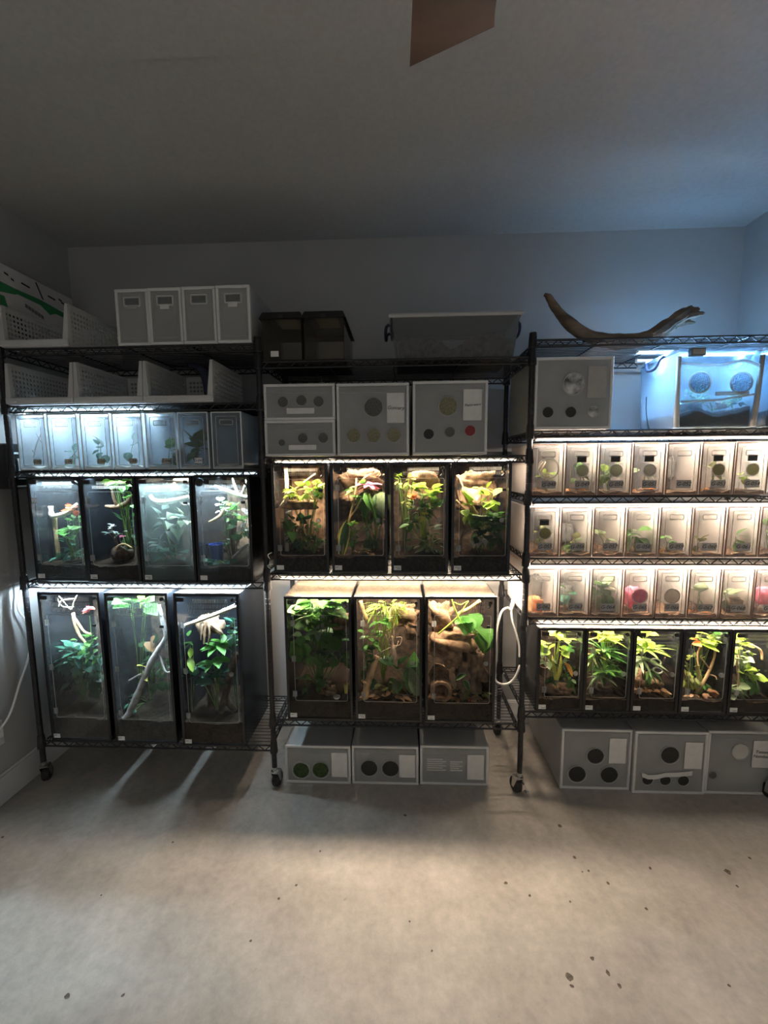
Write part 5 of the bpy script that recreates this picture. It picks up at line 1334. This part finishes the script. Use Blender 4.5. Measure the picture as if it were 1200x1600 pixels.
# ------------------------------------------------------------------ small clear boxes
def small_box(label, x0, w_, y0, z0, h, d, wall, front, txt, tape, vent=None, cool=False, group=None, seed=0, label_pos=None):
    t = thing('specimen_box', label, 'plastic box', (x0 + w_ / 2, y0, z0), group)
    a, th = w_ / 2, .0025
    b = MB()
    b.box(-a, -a + th, .003, d, 0, h).box(a - th, a, .003, d, 0, h).box(-a + th, a - th, .003, d, h - th, h).box(-a + th, a - th, .003, d, 0, th).box(-a + th, a - th, d - th, d, th, h - th)
    b.build('box_shell', M[wall], t)
    MB().frame(-a, a, 0, h, .0048, -.002, .003, .0008).build('front_rim', M['case_edge' if cool else 'rim_brown'], t)
    dr = MB().box(-a + .005, a - .005, -.0005, .0012, .005, h - .005).build('front_door', M[front], t)
    MB().tube(rrect(-a + .022, a - .022, .020, h - .020, .006, -.001), .0013, 5, closed=True).build('door_ridge', M['edge_light'], dr)
    MB().tube(rrect(-.030, .030, h - .058, h - .036, .005, -.0015), .0017, 5, closed=True).build('latch', M['edge_light'], dr)
    if cool:
        MB().box(-.028, .028, -.0012, -.0004, h - .056, h - .038).build('latch_window', M['tote_clear'], dr)
    if vent in ('both', 'bothdark', 'bothlime'):
        MB().box(-.020, .020, -.0022, -.0004, h * .64, h * .76).build('vent_patch', M['mesh_dark'], dr)
        MB().box(-.032, .034, -.0010, -.0002, h * .34, h * .62).build('vent_plate', M['box_front'], dr)
        disc_vent(dr, .004, h * .475, -.0016, .026, {'both': 'mesh_light', 'bothdark': 'mesh_sheer_olive', 'bothlime': 'mesh_sheer_olive'}[vent], 'edge_light')
    elif vent == 'big':
        v = MB().tube([(.045 * math.cos(2 * pi * k / 28), -.0016, .045 * math.sin(2 * pi * k / 28)) for k in range(28)], .0035, 6, closed=True).build('round_port', M['edge_light'], dr, (.002, 0, h * .52))
    elif vent == 'round':
        disc_vent(dr, .004, h * .44, -.0016, .033, 'mesh_light', 'edge_light')
    elif vent == 'pink':
        disc_vent(dr, .004, h * .44, -.0016, .033, 'mesh_pink', 'edge_light')
    if txt:
        lx0, lx1, lz0, lz1 = label_pos or (-.026, .036, h * .135, h * .285)
        sticker(t, lx0, lx1, lz0, lz1, -.0020, tape, txt, (lz1 - lz0) * .72, 'ink', seed=seed)
    lumpy('bedding', -a + .004, a - .004, .006, d - .006, .003, lambda u, v: .014 + .004 * math.sin(u * 9 + seed), 'litter' if not cool else 'cup_white', t, 8, 6, seed, .003)
    return Tank(x0, x0 + w_, y0, d, z0, h, .016, '')

ROWN = ('upper', 'middle', 'lower')
ROWS = [(1.213, .1458, 1.455, .229, 48, ['big', 'both', 'both', 'both', None, 'bothdark', 'bothlime']),
        (1.206, .1445, 1.175, .228, 55, ['bothlime', None, None, None, None, None, None, None]),
        (1.210, .1440, .894, .228, 62, [None, None, None, 'pink', 'round', None, None, None])]
BX = {}
for j, (x0, pit, zs_, h_, n0, vents) in enumerate(ROWS):
    for i, v in enumerate(vents):
        num = 'G-%03d' % (n0 + i)
        desc = {'big': 'clear box with a large round opening', 'both': 'clear box with dark patch, round grey vent', 'bothdark': 'clear box with dark patch and olive round vent', 'bothlime': 'clear box with dark patch and greenish round vent', 'pink': 'clear box with pink round vent', 'round': 'clear box with one grey round vent', None: 'plain clear box'}[v]
        lab = '%s taped %s, %s row of right rack' % (desc, num, ROWN[j])
        BX[j, i] = small_box(lab, x0 + i * pit, pit - .006, .0 + (.002 if (i + j) % 3 == 0 else 0), zs_ + .003, h_, .34, 'box_wall', 'box_front', num, 'tape_grey', v, group='small boxes on the right rack', seed=j * 10 + i)
LX = {}
for i in range(7):
    num = 'G-%03d' % (42 + i) if i < 6 else None
    lab = 'frosty box taped %s on the left rack' % num if num else 'empty frosty box without a tape label, left rack'
    LX[i] = small_box(lab, -1.150 + i * .1535, .140, .0 - .003 * (i % 2), SH['L'][2] + .003, .256, .36, 'box_cool', 'box_cool_front', num, 'tape_beige' if i < 5 else 'paper', None, True, 'frosty boxes on the left rack', 30 + i,
                      (.000, .036, .026, .050))

def nm(j, i):
    return 'box G-%03d' % (ROWS[j][4] + i)
# contents of the boxes on the right rack
B = BX[0, 0]
plant(B, 'lime sprig inside box G-048', [('lance', 'lime', 6, (.45, .12, .40), (.2, .05, .04), 4, 'out'), ('ovate', 'dry', 2, (.4, .1, .34), (.1, .05, .02), 3, 'out')], (.5, .2), stem='stem_lime', seed=70)
stick(B, 'pale twigs behind the opening of box G-048', [(.15, .10, .48), (.35, .10, .66)], [.003, .003], 'branch_pale', 'twig', 'twig', 51, twigs=[([(.20, .12, .42), (.45, .12, .66)], [.003, .003]), ([(.14, .12, .56), (.28, .12, .68)], [.002, .002])])
for (j, i, mats, c, n, s) in ((0, 1, ('green', 'dark'), (.55, .1, .42), 5, 4), (0, 2, ('lime', 'sage'), (.35, .1, .40), 8, 4.5), (0, 3, ('sage', 'pale'), (.45, .15, .5), 3, 4), (0, 5, ('olive', 'sage'), (.5, .12, .45), 4, 4), (0, 6, ('lime', 'olive'), (.4, .12, .38), 5, 4.5),
                              (1, 0, ('olive', 'lime'), (.5, .1, .48), 5, 4), (1, 1, ('olive', 'green'), (.5, .15, .26), 8, 4.5), (1, 2, ('sage', 'olive'), (.4, .15, .34), 4, 4.5), (1, 3, ('green', 'sage'), (.35, .15, .45), 9, 5.5), (1, 4, ('green', 'sage'), (.25, .15, .42), 5, 5), (1, 5, ('olive', 'sage'), (.2, .12, .24), 5, 4), (1, 6, ('green', 'sage'), (.4, .15, .38), 4, 5), (1, 7, ('green', 'olive'), (.4, .15, .5), 5, 5),
                              (2, 1, ('teal', 'green'), (.2, .2, .45), 4, 5), (2, 2, ('green', 'sage'), (.45, .12, .52), 12, 6.5), (2, 5, ('sage', 'teal'), (.35, .2, .45), 4, 5), (2, 6, ('sage', 'lime'), (.35, .15, .42), 5, 5)):
    plant(BX[j, i], 'leafy cuttings inside ' + nm(j, i), [('ovate', mats[0], n, c, (.24, .06, .12), s, 'out'), ('lance', mats[1], max(2, n // 2), c, (.25, .06, .14), s, 'out')], (c[0], .25), name='cutting', seed=80 + j * 10 + i)
for (j, i, mat, c, sz) in ((2, 0, 'cup_orange', (.25, .12, .18), (6, 6, 8)), (2, 3, 'cup_pink', (.30, .12, .42), (6, 5, 9)), (2, 7, 'cup_pink', (.35, .12, .45), (7, 5, 8)), (2, 6, 'cork', (.72, .12, .32), (5, 4, 4.5)), (0, 4, 'mesh_grey', (.40, .5, .50), (7, 5, 11)), (1, 1, 'mesh_grey', (.5, .6, .48), (7, 5, 9)), (2, 0, 'mesh_grey', (.55, .6, .60), (7, 5, 12)), (2, 1, 'mesh_grey', (.55, .5, .48), (8, 5, 9))):
    rock(BX[j, i], {'cup_orange': 'orange paper lump inside ', 'cup_pink': 'pink cloth inside ', 'cork': 'small cork piece inside ', 'mesh_grey': 'grey folded paper inside '}[mat] + nm(j, i), c, sz, mat, {'cup_orange': 'paper_lump', 'cup_pink': 'cloth', 'cork': 'cork_piece', 'mesh_grey': 'folded_paper'}[mat], {'cup_orange': 'paper', 'cup_pink': 'cloth', 'cork': 'cork', 'mesh_grey': 'paper'}[mat], 60 + j * 10 + i, .12)
for (j, i) in ((0, 1), (0, 3), (0, 5), (1, 4), (2, 5), (1, 0)):
    plant(BX[j, i], 'orange-brown dry leaves on the floor of ' + nm(j, i), [('ovate', 'orange', 4, (.35, .06, .10), (.3, .03, .02), 3.2, 'out'), ('ovate', 'dry', 4, (.5, .06, .09), (.4, .03, .01), 3, 'out')], (.4, .12), name='dry_leaves', cat='leaves', stem='stem_brown', seed=120 + j * 10 + i)
# contents of the frosty boxes
stick(LX[0], 'crossed pale twigs inside box G-042', [(.30, .15, .22), (.60, .15, .48), (.85, .15, .68)], [.003, .003, .002], 'branch_grey', 'twig', 'twig', 71, twigs=[([(.25, .15, .36), (.50, .15, .28)], [.002, .002]), ([(.62, .15, .66), (.80, .15, .50)], [.002, .002])])
for i, mats, n, c, s in ((1, ('teal', 'teal'), 4, (.7, .15, .28), 4.5), (2, ('teal', 'grey'), 5, (.6, .12, .40), 4.5), (3, ('teal', 'grey'), 2, (.5, .2, .40), 4), (4, ('green', 'grey'), 6, (.70, .15, .30), 5), (5, ('green', 'dark'), 13, (.55, .12, .36), 6.5)):
    plant(LX[i], 'leafy cuttings inside frosty box G-%03d' % (42 + i), [('ovate', mats[0], n, c, (.26, .06, .14), s, 'out'), ('lance', mats[1], max(2, n // 2), c, (.25, .06, .12), s, 'out')], (c[0], .25), name='cutting', seed=140 + i)
# plants and stones in the lit tote
T = Tank(1.825, 2.155, .012, .27, SH['R'][1] + .003, .32, .09, '')
plant(T, 'blue-tinted foliage at the left of the lit tote', [('lance', 'teal', 14, (.22, .5, .40), (.15, .25, .08), 4.5, 'out'), ('lance', 'green', 5, (.22, .2, .42), (.08, .1, .06), 4.5, 'out')], (.25, .3), seed=160)
plant(T, 'green seedlings along the middle of the lit tote', [('lance', 'green', 6, (.34, .2, .38), (.08, .1, .03), 4, 'out'), ('blade', 'lime', 7, (.66, .15, .36), (.10, .05, .02), 6, 'out'), ('lance', 'teal', 8, (.86, .2, .36), (.12, .1, .05), 5, 'out')], (.5, .3), seed=161)
rock(T, 'pinkish stone on the soil of the lit tote', (.60, .12, .30), (3.5, 3, 3.2), 'cork', 'stone', 'stone', 81)
rock(T, 'grey root bundle in the left corner of the lit tote', (.14, .5, .22), (8, 10, 9), 'soil_grey', 'root_bundle', 'root', 82, .25)
